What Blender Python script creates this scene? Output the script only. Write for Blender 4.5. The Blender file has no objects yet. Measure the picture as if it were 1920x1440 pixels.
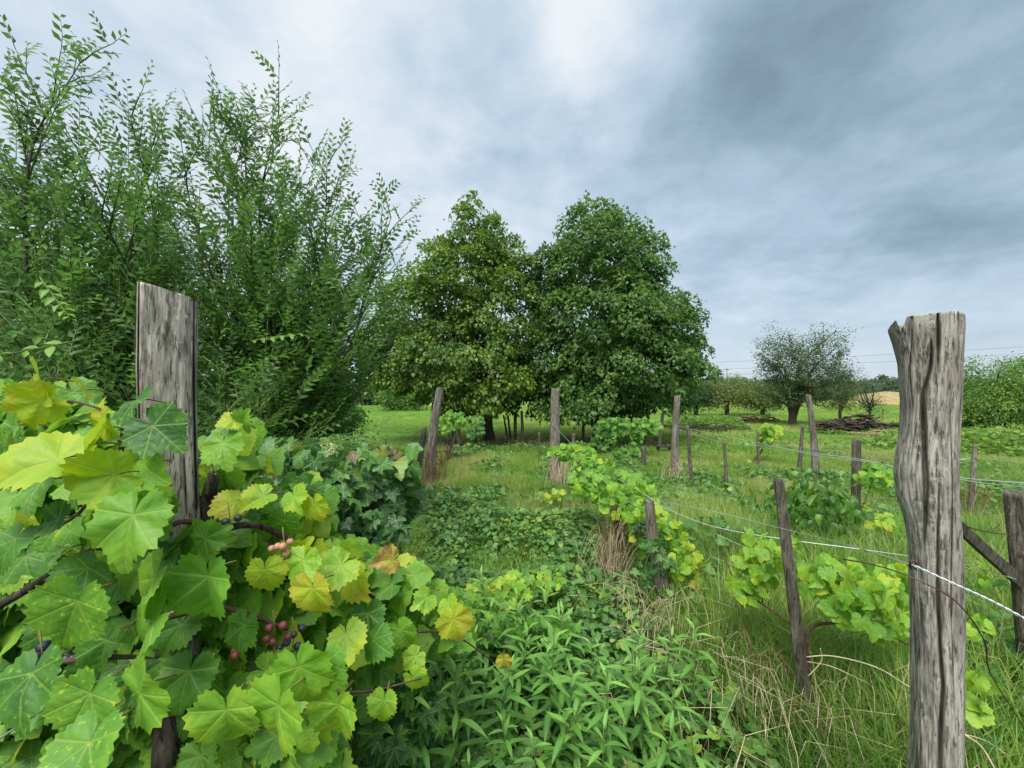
import bpy, math, random
import numpy as np
from mathutils import Vector, Matrix, noise

R = random.Random(11)
rng = np.random.default_rng(11)
SC = bpy.context.scene
COL = SC.collection
F, CX, HY, H = 723.0, 960.0, 735.0, 1.5      # focal length in photo pixels, horizon row, eye height

# ------------------------------------------------------------------ camera, sky, sun, exposure
cam_d = bpy.data.cameras.new('camera')
cam_d.sensor_width = 36.0
cam_d.lens = 36.0 * F / 1920.0
cam_d.shift_y = (HY - 720.0) / 1920.0
cam_d.clip_start, cam_d.clip_end = 0.02, 3000.0
cam = bpy.data.objects.new('camera', cam_d)
cam.location = (0, 0, H)
cam.rotation_euler = (math.radians(90), 0, 0)
COL.objects.link(cam)
SC.camera = cam

SUN_EL, SUN_AZ = math.radians(58), math.radians(200)      # azimuth clockwise from +Y
sun_d = bpy.data.lights.new('sun', 'SUN')
sun_d.energy = 1.5
sun_d.angle = math.radians(40)
sun_d.color = (1.0, 0.97, 0.9)
sun = bpy.data.objects.new('sun', sun_d)
sdir = Vector((math.sin(SUN_AZ) * math.cos(SUN_EL), math.cos(SUN_AZ) * math.cos(SUN_EL), math.sin(SUN_EL)))
sun.rotation_euler = sdir.to_track_quat('Z', 'Y').to_euler()
COL.objects.link(sun)
EXPO = 1.82
SC.view_settings.view_transform = 'Standard'
SC.view_settings.look = 'None'
SC.view_settings.exposure = EXPO
SC.view_settings.gamma = 1.0
SC.view_settings.use_curve_mapping = False
SC.cycles.max_bounces = 8
SC.cycles.transparent_max_bounces = 8
SC.cycles.use_denoising = True


class NT:
    """small helper round a node tree"""
    def __init__(s, nt):
        s.nt = nt
        nt.nodes.clear()

    def n(s, t, **kw):
        x = s.nt.nodes.new(t)
        for k, v in kw.items():
            setattr(x, k, v)
        return x

    def put(s, sock, v):
        if v is None:
            return
        if isinstance(v, (int, float)):
            sock.default_value = v
        elif isinstance(v, (tuple, list)):
            if len(v) == 3 and sock.type == 'RGBA':
                v = (*v, 1)
            sock.default_value = v
        else:
            s.nt.links.new(v, sock)

    def m(s, op, a, b=None, c=None, clamp=False):
        x = s.n('ShaderNodeMath', operation=op, use_clamp=clamp)
        for i, v in enumerate((a, b, c)):
            s.put(x.inputs[i], v)
        return x.outputs[0]

    def vm(s, op, a, b=None, sc=None):
        x = s.n('ShaderNodeVectorMath', operation=op)
        s.put(x.inputs[0], a)
        s.put(x.inputs[1], b)
        if sc is not None:
            s.put(x.inputs[3], sc)
        return x.outputs['Value'] if op in ('DOT_PRODUCT', 'LENGTH', 'DISTANCE') else x.outputs[0]

    def noise(s, vec, scale, detail=4, rough=.55, dist=0.0):
        x = s.n('ShaderNodeTexNoise')
        s.put(x.inputs['Vector'], vec)
        x.inputs['Scale'].default_value = scale
        x.inputs['Detail'].default_value = detail
        x.inputs['Roughness'].default_value = rough
        x.inputs['Distortion'].default_value = dist
        return x.outputs['Fac']

    def ramp(s, fac, stops, interp='LINEAR'):
        x = s.n('ShaderNodeValToRGB')
        x.color_ramp.interpolation = interp
        e = x.color_ramp.elements
        while len(e) < len(stops):
            e.new(0.5)
        for el, (p, c) in zip(e, stops):
            el.position = p
            el.color = (*c, 1) if len(c) == 3 else c
        s.put(x.inputs[0], fac)
        return x.outputs[0]

    def mix(s, f, a, b, mode='MIX'):
        x = s.n('ShaderNodeMix', data_type='RGBA', blend_type=mode)
        s.put(x.inputs[0], f)
        s.put(x.inputs[6], a)
        s.put(x.inputs[7], b)
        return x.outputs[2]

    def sstep(s, v, lo, hi, o0=0.0, o1=1.0):
        x = s.n('ShaderNodeMapRange', interpolation_type='SMOOTHSTEP')
        s.put(x.inputs[0], v)
        for i, q in enumerate((lo, hi, o0, o1)):
            s.put(x.inputs[1 + i], q)
        return x.outputs[0]


def make_world():
    w = bpy.data.worlds.new('World')
    SC.world = w
    w.use_nodes = True
    T = NT(w.node_tree)
    D = T.n('ShaderNodeTexCoord').outputs['Generated']
    sp = T.n('ShaderNodeSeparateXYZ')
    T.put(sp.inputs[0], D)
    x, y, z = sp.outputs
    zz = T.m('MAXIMUM', z, 0.0)
    k = T.m('DIVIDE', 1.0, T.m('ADD', zz, 0.22))
    cv = T.n('ShaderNodeCombineXYZ')
    T.put(cv.inputs[0], T.m('MULTIPLY', x, k))
    T.put(cv.inputs[1], T.m('MULTIPLY', y, k))
    P = T.vm('ADD', cv.outputs[0], (3.7, 1.3, 0.0))
    big = T.noise(P, 1.05, 5, .5, .25)
    mid = T.noise(P, 3.1, 6, .52, .15)
    fine = T.noise(P, 8.0, 8, .62, .3)
    c = T.m('ADD', T.m('MULTIPLY', big, .52), T.m('ADD', T.m('MULTIPLY', mid, .36), T.m('MULTIPLY', fine, .19)))
    c = T.m('MULTIPLY_ADD', c, 2.9, -0.82)
    wob = T.m('MULTIPLY_ADD', mid, 1.8, .1)

    def blob(px, py, rad, amt, c):
        v = Vector(((px - CX) / F, 1, (HY - py) / F)).normalized()
        d = T.vm('DOT_PRODUCT', D, tuple(v))
        g = T.m('MULTIPLY', T.sstep(d, math.cos(rad), 1.0), wob)
        return T.m('MULTIPLY_ADD', g, amt, c)
    for px, py, rad, amt in ((1700, 300, .62, -.34), (1900, 100, .55, -.16), (1330, 330, .30, -.12), (1120, 110, .20, .14), (1090, 30, .14, .10), (1190, 0, .2, .1),
                             (300, 60, .8, .10), (350, 400, .5, .08), (1500, 600, .22, .30), (1380, 480, .3, .08), (880, 330, .5, .14), (1850, 640, .2, .15), (1130, 240, .10, .16),
                             (930, 90, .14, -.16), (1500, 30, .22, -.12)):
        c = blob(px, py, rad, amt, c)
    c = T.m('MULTIPLY_ADD', c, .56, .275, clamp=True)
    col = T.ramp(c, [(p, tuple(q * 2 ** -EXPO for q in k)) for p, k in ((0.0, (.14, .215, .29)), (.2, (.215, .315, .40)), (.35, (.305, .43, .53)), (.5, (.43, .57, .695)), (.65, (.56, .69, .81)), (.82, (.74, .825, .91)), (1.0, (.90, .94, .97)))])
    # lighter, slightly blue strip low over the horizon
    hz = T.sstep(z, 0.0, 0.30, .75, 0.0)
    col = T.mix(hz, col, tuple(q * 2 ** -EXPO for q in (.62, .72, .815)))
    sky = T.n('ShaderNodeTexSky', sky_type='NISHITA')
    sky.sun_disc = False
    sky.sun_elevation, sky.sun_rotation = SUN_EL, SUN_AZ
    b1, b2 = T.n('ShaderNodeBackground'), T.n('ShaderNodeBackground')
    T.put(b1.inputs[0], sky.outputs[0])
    b1.inputs[1].default_value = 0.06
    T.put(b2.inputs[0], col)
    b2.inputs[1].default_value = 1.0
    ms = T.n('ShaderNodeMixShader')
    ms.inputs[0].default_value = 0.93
    T.put(ms.inputs[1], b1.outputs[0])
    T.put(ms.inputs[2], b2.outputs[0])
    o = T.n('ShaderNodeOutputWorld')
    T.put(o.inputs[0], ms.outputs[0])
    w.cycles.sampling_method = 'MANUAL'
    w.cycles.sample_map_resolution = 512


make_world()


# ------------------------------------------------------------------ placing, meshes
def P(px, py, d):
    return Vector(((px - CX) / F * d, d, H - (py - HY) / F * d))


def gd(py):
    return H * F / (py - HY)


def tag(o, label=None, cat=None, group=None, kind=None):
    for k, v in (('label', label), ('category', cat), ('group', group), ('kind', kind)):
        if v:
            o[k] = v
    return o


def thing(name, label, cat, loc=(0, 0, 0), group=None):
    o = bpy.data.objects.new(name, None)
    o.empty_display_size = .1
    COL.objects.link(o)
    o.location = loc
    return tag(o, label, cat, group)


def link(name, me, mat=None, parent=None, kind=None):
    o = bpy.data.objects.new(name, me)
    if mat is not None and not me.materials:
        me.materials.append(mat)
    COL.objects.link(o)
    if parent is not None:
        o.parent = parent
        r = parent
        L = Vector(r.location)
        while r.parent is not None:
            r = r.parent
            L += Vector(r.location)
        o.location = -L
    if kind:
        o['kind'] = kind
    return o


def mesh(name, V, Fc, smooth=True):
    me = bpy.data.meshes.new(name)
    me.from_pydata([tuple(v) for v in V], [], [tuple(f) for f in Fc])
    if smooth:
        me.polygons.foreach_set('use_smooth', np.ones(len(me.polygons), bool))
    me.update()
    return me


def tri_mesh(name, V, Tr, UV=None, lv=None):
    """fast mesh from numpy triangles; lv = one value per triangle"""
    me = bpy.data.meshes.new(name)
    V = np.asarray(V, np.float32)
    Tr = np.asarray(Tr, np.int32)
    me.vertices.add(len(V))
    me.vertices.foreach_set('co', V.ravel())
    me.loops.add(Tr.size)
    me.loops.foreach_set('vertex_index', Tr.ravel())
    me.polygons.add(len(Tr))
    me.polygons.foreach_set('loop_start', np.arange(0, Tr.size, 3, dtype=np.int32))
    me.polygons.foreach_set('use_smooth', np.ones(len(Tr), bool))
    if UV is not None:
        u = me.uv_layers.new(name='UVMap')
        u.data.foreach_set('uv', np.asarray(UV, np.float32)[Tr.ravel()].ravel())
    if lv is not None:
        a = me.attributes.new('lv', 'FLOAT', 'FACE')
        a.data.foreach_set('value', np.asarray(lv, np.float32))
    me.update(calc_edges=True)
    me.validate()
    return me


def frames(axis, nrm):
    """rotation matrices (N,3,3): columns side, axis, normal"""
    a = np.asarray(axis, float)
    a = a / (np.linalg.norm(a, axis=1, keepdims=True) + 1e-9)
    n = np.asarray(nrm, float)
    n = n - a * np.sum(a * n, axis=1, keepdims=True)
    n = n / (np.linalg.norm(n, axis=1, keepdims=True) + 1e-9)
    s = np.cross(a, n)
    return np.stack([s, a, n], axis=2)


def scatter(name, temps, pos, rot, size, lv, mat, parent=None, kind='stuff', rel=None):
    """many leaves joined into one mesh; temps = list of (V,T,UV)"""
    pos, size, lv = np.asarray(pos, float), np.asarray(size, float), np.asarray(lv, float)
    idx = rng.integers(0, len(temps), len(pos))
    Vs, Ts, Us, Ls = [], [], [], []
    off = 0
    for k, (tv, tt, tu) in enumerate(temps):
        w = np.where(idx == k)[0]
        if not len(w):
            continue
        v = np.einsum('nij,vj->nvi', rot[w], tv) * size[w, None, None] + pos[w, None, :]
        nv = len(tv)
        t = tt[None] + (np.arange(len(w)) * nv)[:, None, None] + off
        Vs.append(v.reshape(-1, 3)); Ts.append(t.reshape(-1, 3))
        Us.append(np.tile(tu, (len(w), 1))); Ls.append(np.repeat(lv[w], len(tt)))
        off += nv * len(w)
    me = tri_mesh(name, np.concatenate(Vs), np.concatenate(Ts), np.concatenate(Us), np.concatenate(Ls))
    return link(name, me, mat, parent, kind)


_leafmesh = {}


def leaf_objects(name, temps, key, pos, rot, size, lv, mat, parent, keymat=''):
    """one object per leaf, sharing meshes; object colour carries lv"""
    k0 = (key, mat.name)
    if k0 not in _leafmesh:
        L = []
        for tv, tt, tu in temps:
            me = tri_mesh(name, tv, tt, tu)
            me.materials.append(mat)
            L.append(me)
        _leafmesh[k0] = L
    L = _leafmesh[k0]
    base = Vector(parent.location)
    if parent.parent is not None:
        base = base + Vector(parent.parent.location)
    for i in range(len(pos)):
        o = bpy.data.objects.new(name, L[R.randrange(len(L))])
        COL.objects.link(o)
        o.parent = parent
        o.location = Vector(pos[i]) - base
        o.rotation_euler = Matrix(rot[i].tolist()).to_euler()
        o.scale = (size[i],) * 3
        v = float(lv[i])
        o.color = (v, R.random(), 0, 1)


def smooth_line(pts, n=4):
    pts = [Vector(p) for p in pts]
    if len(pts) < 3:
        return pts
    q = [pts[0] * 2 - pts[1]] + pts + [pts[-1] * 2 - pts[-2]]
    out = []
    for i in range(1, len(q) - 2):
        for k in range(n):
            t = k / n
            a, b, c, d = q[i - 1], q[i], q[i + 1], q[i + 2]
            out.append(.5 * ((2 * b) + (c - a) * t + (2 * a - 5 * b + 4 * c - d) * t * t + (3 * b - a - 3 * c + d) * t ** 3))
    out.append(pts[-1])
    return out


def tubes(name, lines, mat, parent=None, seg=6, kind=None):
    """lines: list of (points, r0, r1); one mesh"""
    V, Fc = [], []
    for pts, r0, r1 in lines:
        pts = [Vector(p) for p in pts]
        n = len(pts)
        b0 = len(V)
        up = Vector((.31, .72, .2)).normalized()
        for i, p in enumerate(pts):
            t = (pts[min(i + 1, n - 1)] - pts[max(i - 1, 0)])
            if t.length < 1e-9:
                t = Vector((0, 0, 1))
            t.normalize()
            s = t.cross(up)
            if s.length < .05:
                s = t.cross(Vector((1, 0, 0)))
            s.normalize()
            u = s.cross(t)
            up = u
            r = r0 + (r1 - r0) * i / max(1, n - 1)
            for k in range(seg):
                a = 2 * math.pi * k / seg
                V.append(p + s * (math.cos(a) * r) + u * (math.sin(a) * r))
        for i in range(n - 1):
            for k in range(seg):
                k2 = (k + 1) % seg
                Fc.append((b0 + i * seg + k, b0 + i * seg + k2, b0 + (i + 1) * seg + k2, b0 + (i + 1) * seg + k))
        Fc.append(tuple(b0 + k for k in reversed(range(seg))))
        Fc.append(tuple(b0 + (n - 1) * seg + k for k in range(seg)))
    return link(name, mesh(name, V, Fc), mat, parent, kind)


def unit_random(n):
    v = rng.normal(size=(n, 3))
    return v / np.linalg.norm(v, axis=1, keepdims=True)


# ------------------------------------------------------------------ materials
def leafmat(name, stops, trans=.3, rough=.42, veins=None, src='attr', spots=0.0, back=1.25, bump=.25, edge=0.0, hue=0.0):
    m = bpy.data.materials.new(name)
    m.use_nodes = True
    T = NT(m.node_tree)
    if src == 'attr':
        v = T.n('ShaderNodeAttribute', attribute_name='lv').outputs['Fac']
        rnd = T.m('FRACT', T.m('MULTIPLY', v, 97.31))
    elif src == 'inst':
        v = T.n('ShaderNodeAttribute', attribute_name='lv', attribute_type='INSTANCER').outputs['Fac']
        rnd = T.m('FRACT', T.m('MULTIPLY', v, 97.31))
    else:
        oi = T.n('ShaderNodeObjectInfo')
        sp = T.n('ShaderNodeSeparateColor')
        T.put(sp.inputs[0], oi.outputs['Color'])
        v, rnd = sp.outputs[0], sp.outputs[1]
    uv = T.n('ShaderNodeUVMap').outputs[0]
    off = T.n('ShaderNodeCombineXYZ')
    T.put(off.inputs[0], T.m('MULTIPLY', rnd, 40.0))
    T.put(off.inputs[1], T.m('MULTIPLY', rnd, 17.0))
    uvo = T.vm('ADD', uv, off.outputs[0])
    n1 = T.noise(uvo, 3.2, 3)
    n2 = T.noise(uvo, 16.0, 3)
    vv = T.m('MULTIPLY_ADD', T.m('SUBTRACT', n1, .5), .32, v)
    sp = T.n('ShaderNodeSeparateXYZ')
    T.put(sp.inputs[0], T.vm('MULTIPLY_ADD' if False else 'SUBTRACT', uv, (.5, .5, 0)))
    x = T.m('MULTIPLY', T.m('ABSOLUTE', sp.outputs[0]), 2.0)
    y = T.m('MULTIPLY', sp.outputs[1], 2.0)
    rad = T.m('SQRT', T.m('ADD', T.m('MULTIPLY', x, x), T.m('MULTIPLY', y, y)))
    if edge:
        e = T.sstep(T.m('MULTIPLY_ADD', T.m('SUBTRACT', n1, .5), .7, rad), .35, .85)
        vv = T.m('MULTIPLY_ADD', e, edge, vv)
    if spots:
        s = T.sstep(n2, .57, .68)
        vv = T.m('MULTIPLY_ADD', s, T.m('MULTIPLY', T.sstep(rnd, .35, 1.0), spots), vv)
    col = T.ramp(vv, stops)
    bfac = None
    if veins:
        rays = (0, 46, 98) if veins == 'palm' else (0,)
        bp = ba = None
        for a in rays:
            sa, ca = math.sin(math.radians(a)), math.cos(math.radians(a))
            al = T.m('ADD', T.m('MULTIPLY', x, sa), T.m('MULTIPLY', y, ca)) if veins == 'palm' else T.m('ADD', y, 1.0)
            pe = T.m('ABSOLUTE', T.m('SUBTRACT', T.m('MULTIPLY', x, ca), T.m('MULTIPLY', y, sa))) if veins == 'palm' else x
            pe = T.m('ADD', pe, T.m('LESS_THAN', al, 0.0))
            if bp is None:
                bp, ba = pe, al
            else:
                c = T.m('LESS_THAN', pe, bp)
                ba = T.m('ADD', T.m('MULTIPLY', c, al), T.m('MULTIPLY', T.m('SUBTRACT', 1.0, c), ba))
                bp = T.m('MINIMUM', pe, bp)
        main = T.sstep(bp, .008, .030, 1.0, 0.0)
        fr = T.m('FRACT', T.m('MULTIPLY', T.m('SUBTRACT', ba, T.m('MULTIPLY', T.m('POWER', bp, .85), .62)), 5.2))
        sec = T.sstep(T.m('ABSOLUTE', T.m('SUBTRACT', fr, .5)), .44, .5, 0.0, .38)
        vein = T.m('MAXIMUM', main, sec)
        col = T.mix(T.m('MULTIPLY', vein, .42), col, (.34, .46, .10))
        cell = T.sstep(T.m('ABSOLUTE', T.m('SUBTRACT', fr, .5)), .1, .5)
        bfac = T.m('SUBTRACT', T.m('MULTIPLY', T.m('MULTIPLY', n2, .5), 1.0), T.m('ADD', T.m('MULTIPLY', main, .5), T.m('MULTIPLY', cell, .16)))
    geo = T.n('ShaderNodeNewGeometry')
    colb = T.mix(.35, col, (.16, .26, .12))
    hs = T.n('ShaderNodeHueSaturation')
    T.put(hs.inputs['Color'], colb)
    hs.inputs['Value'].default_value = back
    col2 = T.mix(geo.outputs['Backfacing'], col, hs.outputs[0])
    pb = T.n('ShaderNodeBsdfPrincipled')
    T.put(pb.inputs['Base Color'], col2)
    pb.inputs['Roughness'].default_value = rough
    pb.inputs['Specular IOR Level'].default_value = .38
    if bfac is not None:
        b = T.n('ShaderNodeBump')
        b.inputs['Strength'].default_value = bump
        b.inputs['Distance'].default_value = .01
        T.put(b.inputs['Height'], bfac)
        T.put(pb.inputs['Normal'], b.outputs[0])
    tr = T.n('ShaderNodeBsdfTranslucent')
    h2 = T.n('ShaderNodeHueSaturation')
    T.put(h2.inputs['Color'], col2)
    h2.inputs['Saturation'].default_value = 1.15
    h2.inputs['Value'].default_value = 1.5
    h2.inputs['Hue'].default_value = .49
    T.put(tr.inputs[0], h2.outputs[0])
    ms = T.n('ShaderNodeMixShader')
    ms.inputs[0].default_value = trans
    T.put(ms.inputs[1], pb.outputs[0])
    T.put(ms.inputs[2], tr.outputs[0])
    o = T.n('ShaderNodeOutputMaterial')
    T.put(o.inputs[0], ms.outputs[0])
    return m


def woodmat(name, dark, mid, light, lichen=.35, scale=1.0, warm=(.16, .12, .08)):
    m = bpy.data.materials.new(name)
    m.use_nodes = True
    T = NT(m.node_tree)
    co = T.n('ShaderNodeTexCoord').outputs['Object']
    s1 = T.vm('MULTIPLY', co, (55 * scale, 55 * scale, 6 * scale))
    s2 = T.vm('MULTIPLY', co, (230 * scale, 230 * scale, 20 * scale))
    s3 = T.vm('MULTIPLY', co, (11 * scale, 11 * scale, 4.5 * scale))
    a = T.noise(s1, 1.0, 6, .65, .2)
    b = T.noise(s2, 1.0, 4, .6, .2)
    c = T.noise(s3, 1.0, 5, .6)
    f = T.m('ADD', T.m('MULTIPLY', a, .55), T.m('MULTIPLY', b, .45))
    col = T.ramp(f, [(.34, dark), (.44, mid), (.56, light), (.68, tuple(min(1, q * 1.25) for q in light))])
    col = T.mix(T.sstep(c, .48, .62, 0, .5), col, warm, 'MIX')
    lf = T.m('MULTIPLY', T.sstep(T.noise(co, 60 * scale, 5, .7), .52, .6), T.sstep(c, .5, .38))
    col = T.mix(T.m('MULTIPLY', lf, lichen), col, (.46, .45, .37))
    st = T.sstep(T.noise(T.vm('MULTIPLY', co, (130 * scale, 130 * scale, 18 * scale)), 1.0, 5, .7, .1), .55, .62)
    st = T.m('MAXIMUM', st, T.m('MULTIPLY', T.sstep(T.noise(T.vm('MULTIPLY', co, (26 * scale, 26 * scale, 4 * scale)), 1.0, 8, .75, .25), .53, .64), .62))
    col = T.mix(T.m('MULTIPLY', st, .68), col, tuple(q * .6 for q in dark))
    pb = T.n('ShaderNodeBsdfPrincipled')
    T.put(pb.inputs['Base Color'], col)
    pb.inputs['Roughness'].default_value = .9
    pb.inputs['Specular IOR Level'].default_value = .2
    bu = T.n('ShaderNodeBump')
    bu.inputs['Strength'].default_value = .7
    bu.inputs['Distance'].default_value = .006
    T.put(bu.inputs['Height'], T.m('SUBTRACT', f, T.m('MULTIPLY', st, .5)))
    T.put(pb.inputs['Normal'], bu.outputs[0])
    o = T.n('ShaderNodeOutputMaterial')
    T.put(o.inputs[0], pb.outputs[0])
    return m


def flatmat(name, c1, c2=None, scale=30, rough=.8, metal=0.0, spec=.3, rndobj=False):
    m = bpy.data.materials.new(name)
    m.use_nodes = True
    T = NT(m.node_tree)
    co = T.n('ShaderNodeTexCoord').outputs['Object']
    col = T.mix(T.sstep(T.noise(co, scale, 4), .35, .65), c1, c2 or c1)
    pb = T.n('ShaderNodeBsdfPrincipled')
    T.put(pb.inputs['Base Color'], col)
    pb.inputs['Roughness'].default_value = rough
    pb.inputs['Metallic'].default_value = metal
    pb.inputs['Specular IOR Level'].default_value = spec
    o = T.n('ShaderNodeOutputMaterial')
    T.put(o.inputs[0], pb.outputs[0])
    return m


GRAPE = [(0.0, (.018, .066, .018)), (.25, (.045, .145, .026)), (.45, (.105, .270, .032)), (.62, (.200, .400, .038)),
         (.78, (.390, .500, .035)), (.9, (.50, .44, .06)), (1.0, (.26, .14, .05))]
M = {}
M['grape_o'] = leafmat('grape_leaf', GRAPE, .34, .5, 'palm', 'obj', spots=.28, edge=.07)
M['grape_a'] = leafmat('grape_leaf_far', GRAPE, .34, .5, 'palm', 'attr', spots=.2, edge=.05)
BLUE = [(0.0, (.014, .055, .020)), (.4, (.042, .135, .032)), (.7, (.10, .235, .052)), (.88, (.22, .28, .05)), (1.0, (.10, .05, .045))]
M['blue_o'] = leafmat('bluish_leaf', BLUE, .22, .40, 'palm', 'obj', spots=.1)
M['blue_a'] = leafmat('bluish_leaf_far', BLUE, .22, .40, 'palm', 'attr')
ELM = [(0.0, (.016, .056, .012)), (.4, (.044, .132, .019)), (.7, (.090, .225, .026)), (1.0, (.17, .35, .032))]
M['elm_o'] = leafmat('shrub_leaf', ELM, .34, .42, 'pin', 'obj', bump=.12)
M['elm_a'] = leafmat('shrub_leaf_far', ELM, .34, .42, 'pin', 'attr', bump=.12)
WEED = [(0.0, (.036, .120, .024)), (.5, (.098, .255, .044)), (1.0, (.23, .44, .09))]
M['weed_o'] = leafmat('weed_leaf', WEED, .25, .52, 'pin', 'obj', bump=.12, spots=.15)
M['weed_a'] = leafmat('weed_leaf_far', WEED, .25, .42, 'pin', 'attr')
COVER = [(0.0, (.018, .066, .020)), (.45, (.055, .160, .038)), (.75, (.11, .25, .05)), (1.0, (.24, .34, .05))]
M['cover_a'] = leafmat('cover_leaf', COVER, .22, .42, 'palm', 'attr')
M['grass_i'] = leafmat('grass_blade', [(0.0, (.050, .130, .018)), (.45, (.145, .280, .034)), (.75, (.27, .39, .062)), (.9, (.38, .38, .13)), (1.0, (.50, .40, .20))], .3, .5, None, 'inst')


def treemat(name, a, b, c):
    return leafmat(name, [(0.0, a), (.5, b), (1.0, c)], .34, .5, None, 'attr')


M['linden_l'] = treemat('linden_leaf_yellowish', (.036, .088, .013), (.090, .185, .022), (.22, .30, .035))
M['linden_r'] = treemat('linden_leaf', (.026, .074, .017), (.070, .160, .027), (.150, .25, .042))
M['olive'] = treemat('olive_leaf', (.065, .10, .026), (.14, .18, .048), (.21, .24, .07))
M['fruit'] = treemat('fruit_leaf', (.024, .050, .016), (.055, .094, .028), (.11, .15, .042))
M['light'] = treemat('light_leaf', (.040, .110, .018), (.105, .220, .030), (.22, .34, .05))
M['dark'] = treemat('dark_leaf', (.018, .048, .016), (.042, .090, .026), (.080, .135, .038))
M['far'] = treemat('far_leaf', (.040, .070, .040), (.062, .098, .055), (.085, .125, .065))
M['bark'] = woodmat('bark', (.018, .014, .011), (.045, .036, .028), (.085, .07, .055), .1, .6, (.04, .03, .02))
M['twig'] = flatmat('twig_bark', (.06, .035, .025), (.12, .075, .05), 60)
M['petiole'] = flatmat('petiole', (.22, .10, .05), (.20, .19, .05), 40, .6)
M['stem_g'] = flatmat('green_stem', (.08, .15, .035), (.14, .19, .05), 40, .6)
M['post'] = woodmat('weathered_post', (.030, .026, .023), (.20, .185, .158), (.43, .40, .345), .85, 1.0, (.21, .18, .14))
M['post2'] = woodmat('weathered_post_far', (.035, .028, .022), (.12, .10, .08), (.26, .235, .20), .3, .7, (.12, .09, .06))
M['stake'] = woodmat('dark_stake', (.02, .017, .013), (.075, .063, .048), (.17, .155, .125), .3, .9, (.07, .06, .04))
M['dry'] = flatmat('dry_straw', (.46, .36, .22), (.60, .52, .36), 25, .75)
M['drybrown'] = flatmat('dry_brown', (.16, .08, .04), (.30, .19, .10), 25, .85)
M['wire'] = flatmat('galvanised_wire', (.50, .56, .58), (.62, .68, .68), 90, .4, .55, .5)
M['rust'] = flatmat('rust', (.07, .03, .02), (.14, .06, .035), 90, .9)
M['log'] = woodmat('cut_wood', (.014, .011, .009), (.04, .03, .024), (.09, .075, .06), .1, .5, (.05, .03, .02))
M['plank'] = woodmat('old_plank', (.16, .08, .045), (.30, .18, .11), (.48, .36, .26), .1, .5, (.28, .16, .09))


# ------------------------------------------------------------------ leaf shapes
def polar_leaf(keys, teeth, amp, nang, rings, fold=.0, droop=.0, wav=.0, ph=0.0, curl=0.0, asym=0.0):
    ks = sorted(keys)
    V, UV = [(0, 0, 0)], [(.5, .5)]
    for rr in rings:
        for i in range(nang):
            th = -180 + 360 * (i + .0) / nang
            a = abs(th)
            r = np.interp(a, [k[0] for k in ks], [k[1] for k in ks])
            if rr == rings[-1] and a < 172:
                r *= 1 + amp * (1 if i % 2 else -.9) * (1.0 + .75 * math.sin(i * 2.3 + ph)) * teeth + .018 * math.sin(i * .55 + 3 * ph)
            r *= rr * (1 + asym * math.sin(math.radians(th)))
            x, y = r * math.sin(math.radians(th)), r * math.cos(math.radians(th))
            z = fold * abs(x) - droop * (x * x + y * y) + wav * r * math.sin(3 * math.radians(th) + ph) + wav * .6 * r * math.sin(7 * math.radians(th) + 2 * ph)
            z -= curl * max(0, y) ** 3
            # pillow between the main veins
            z += .022 * rr * abs(math.sin(math.radians(a) * 180 / 48)) * (1 - rr * .4)
            V.append((x, y, z))
            UV.append((.5 + x * .5, .5 + y * .5))
    Tr = []
    n = nang
    for i in range(n):
        j = (i + 1) % n
        if j == 0:
            continue
        Tr.append((0, 1 + j, 1 + i))
        for q in range(len(rings) - 1):
            b0, b1 = 1 + q * n, 1 + (q + 1) * n
            Tr += [(b0 + i, b0 + j, b1 + j), (b0 + i, b1 + j, b1 + i)]
    # orient upward
    V = np.array(V)
    Tr = np.array(Tr)
    nz = np.cross(V[Tr[:, 1]] - V[Tr[:, 0]], V[Tr[:, 2]] - V[Tr[:, 0]])[:, 2]
    Tr[nz < 0] = Tr[nz < 0][:, [0, 2, 1]]
    return V, Tr, np.array(UV)


GK = [(0, 1.06), (6, .92), (14, .84), (24, .80), (34, .78), (48, .81), (58, .76), (72, .70), (98, .68), (115, .60), (140, .56), (160, .48), (172, .30), (180, .06)]
PK = [(0, 1.0), (14, .72), (27, .42), (40, .62), (52, .86), (64, .60), (78, .42), (94, .62), (106, .70), (122, .52), (150, .44), (168, .34), (180, .06)]
HK = [(0, 1.0), (15, .8), (28, .52), (40, .66), (55, .80), (75, .55), (100, .55), (130, .55), (160, .42), (180, .08)]
G_HI, G_LO, P_HI, P_LO, C_LO, G_MID = [], [], [], [], [], []
for q in range(12):
    f, dr, wv, cu = R.uniform(-.05, .42), R.uniform(.0, .30), R.uniform(.03, .11), R.uniform(0, .4)
    G_HI.append(polar_leaf(GK, 1, .066, 52, (.4, .8, 1.0), f, dr, wv, R.uniform(0, 6), cu, R.uniform(-.06, .06)))
    G_MID.append(polar_leaf(GK, 1, .06, 32, (.6, 1.0), f, dr, wv, R.uniform(0, 6), cu))
    G_LO.append(polar_leaf(GK, 1, .06, 20, (.6, 1.0), f, dr, wv, R.uniform(0, 6), cu))
    P_HI.append(polar_leaf(PK, 1, .05, 30, (.6, 1.0), f * .6, dr, wv, R.uniform(0, 6), cu))
    P_LO.append(polar_leaf(PK, 1, .05, 20, (.6, 1.0), f * .6, dr, wv, R.uniform(0, 6), cu))
    C_LO.append(polar_leaf(HK, 1, .05, 13, (1.0,), f, dr, wv, R.uniform(0, 6), cu))


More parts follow.
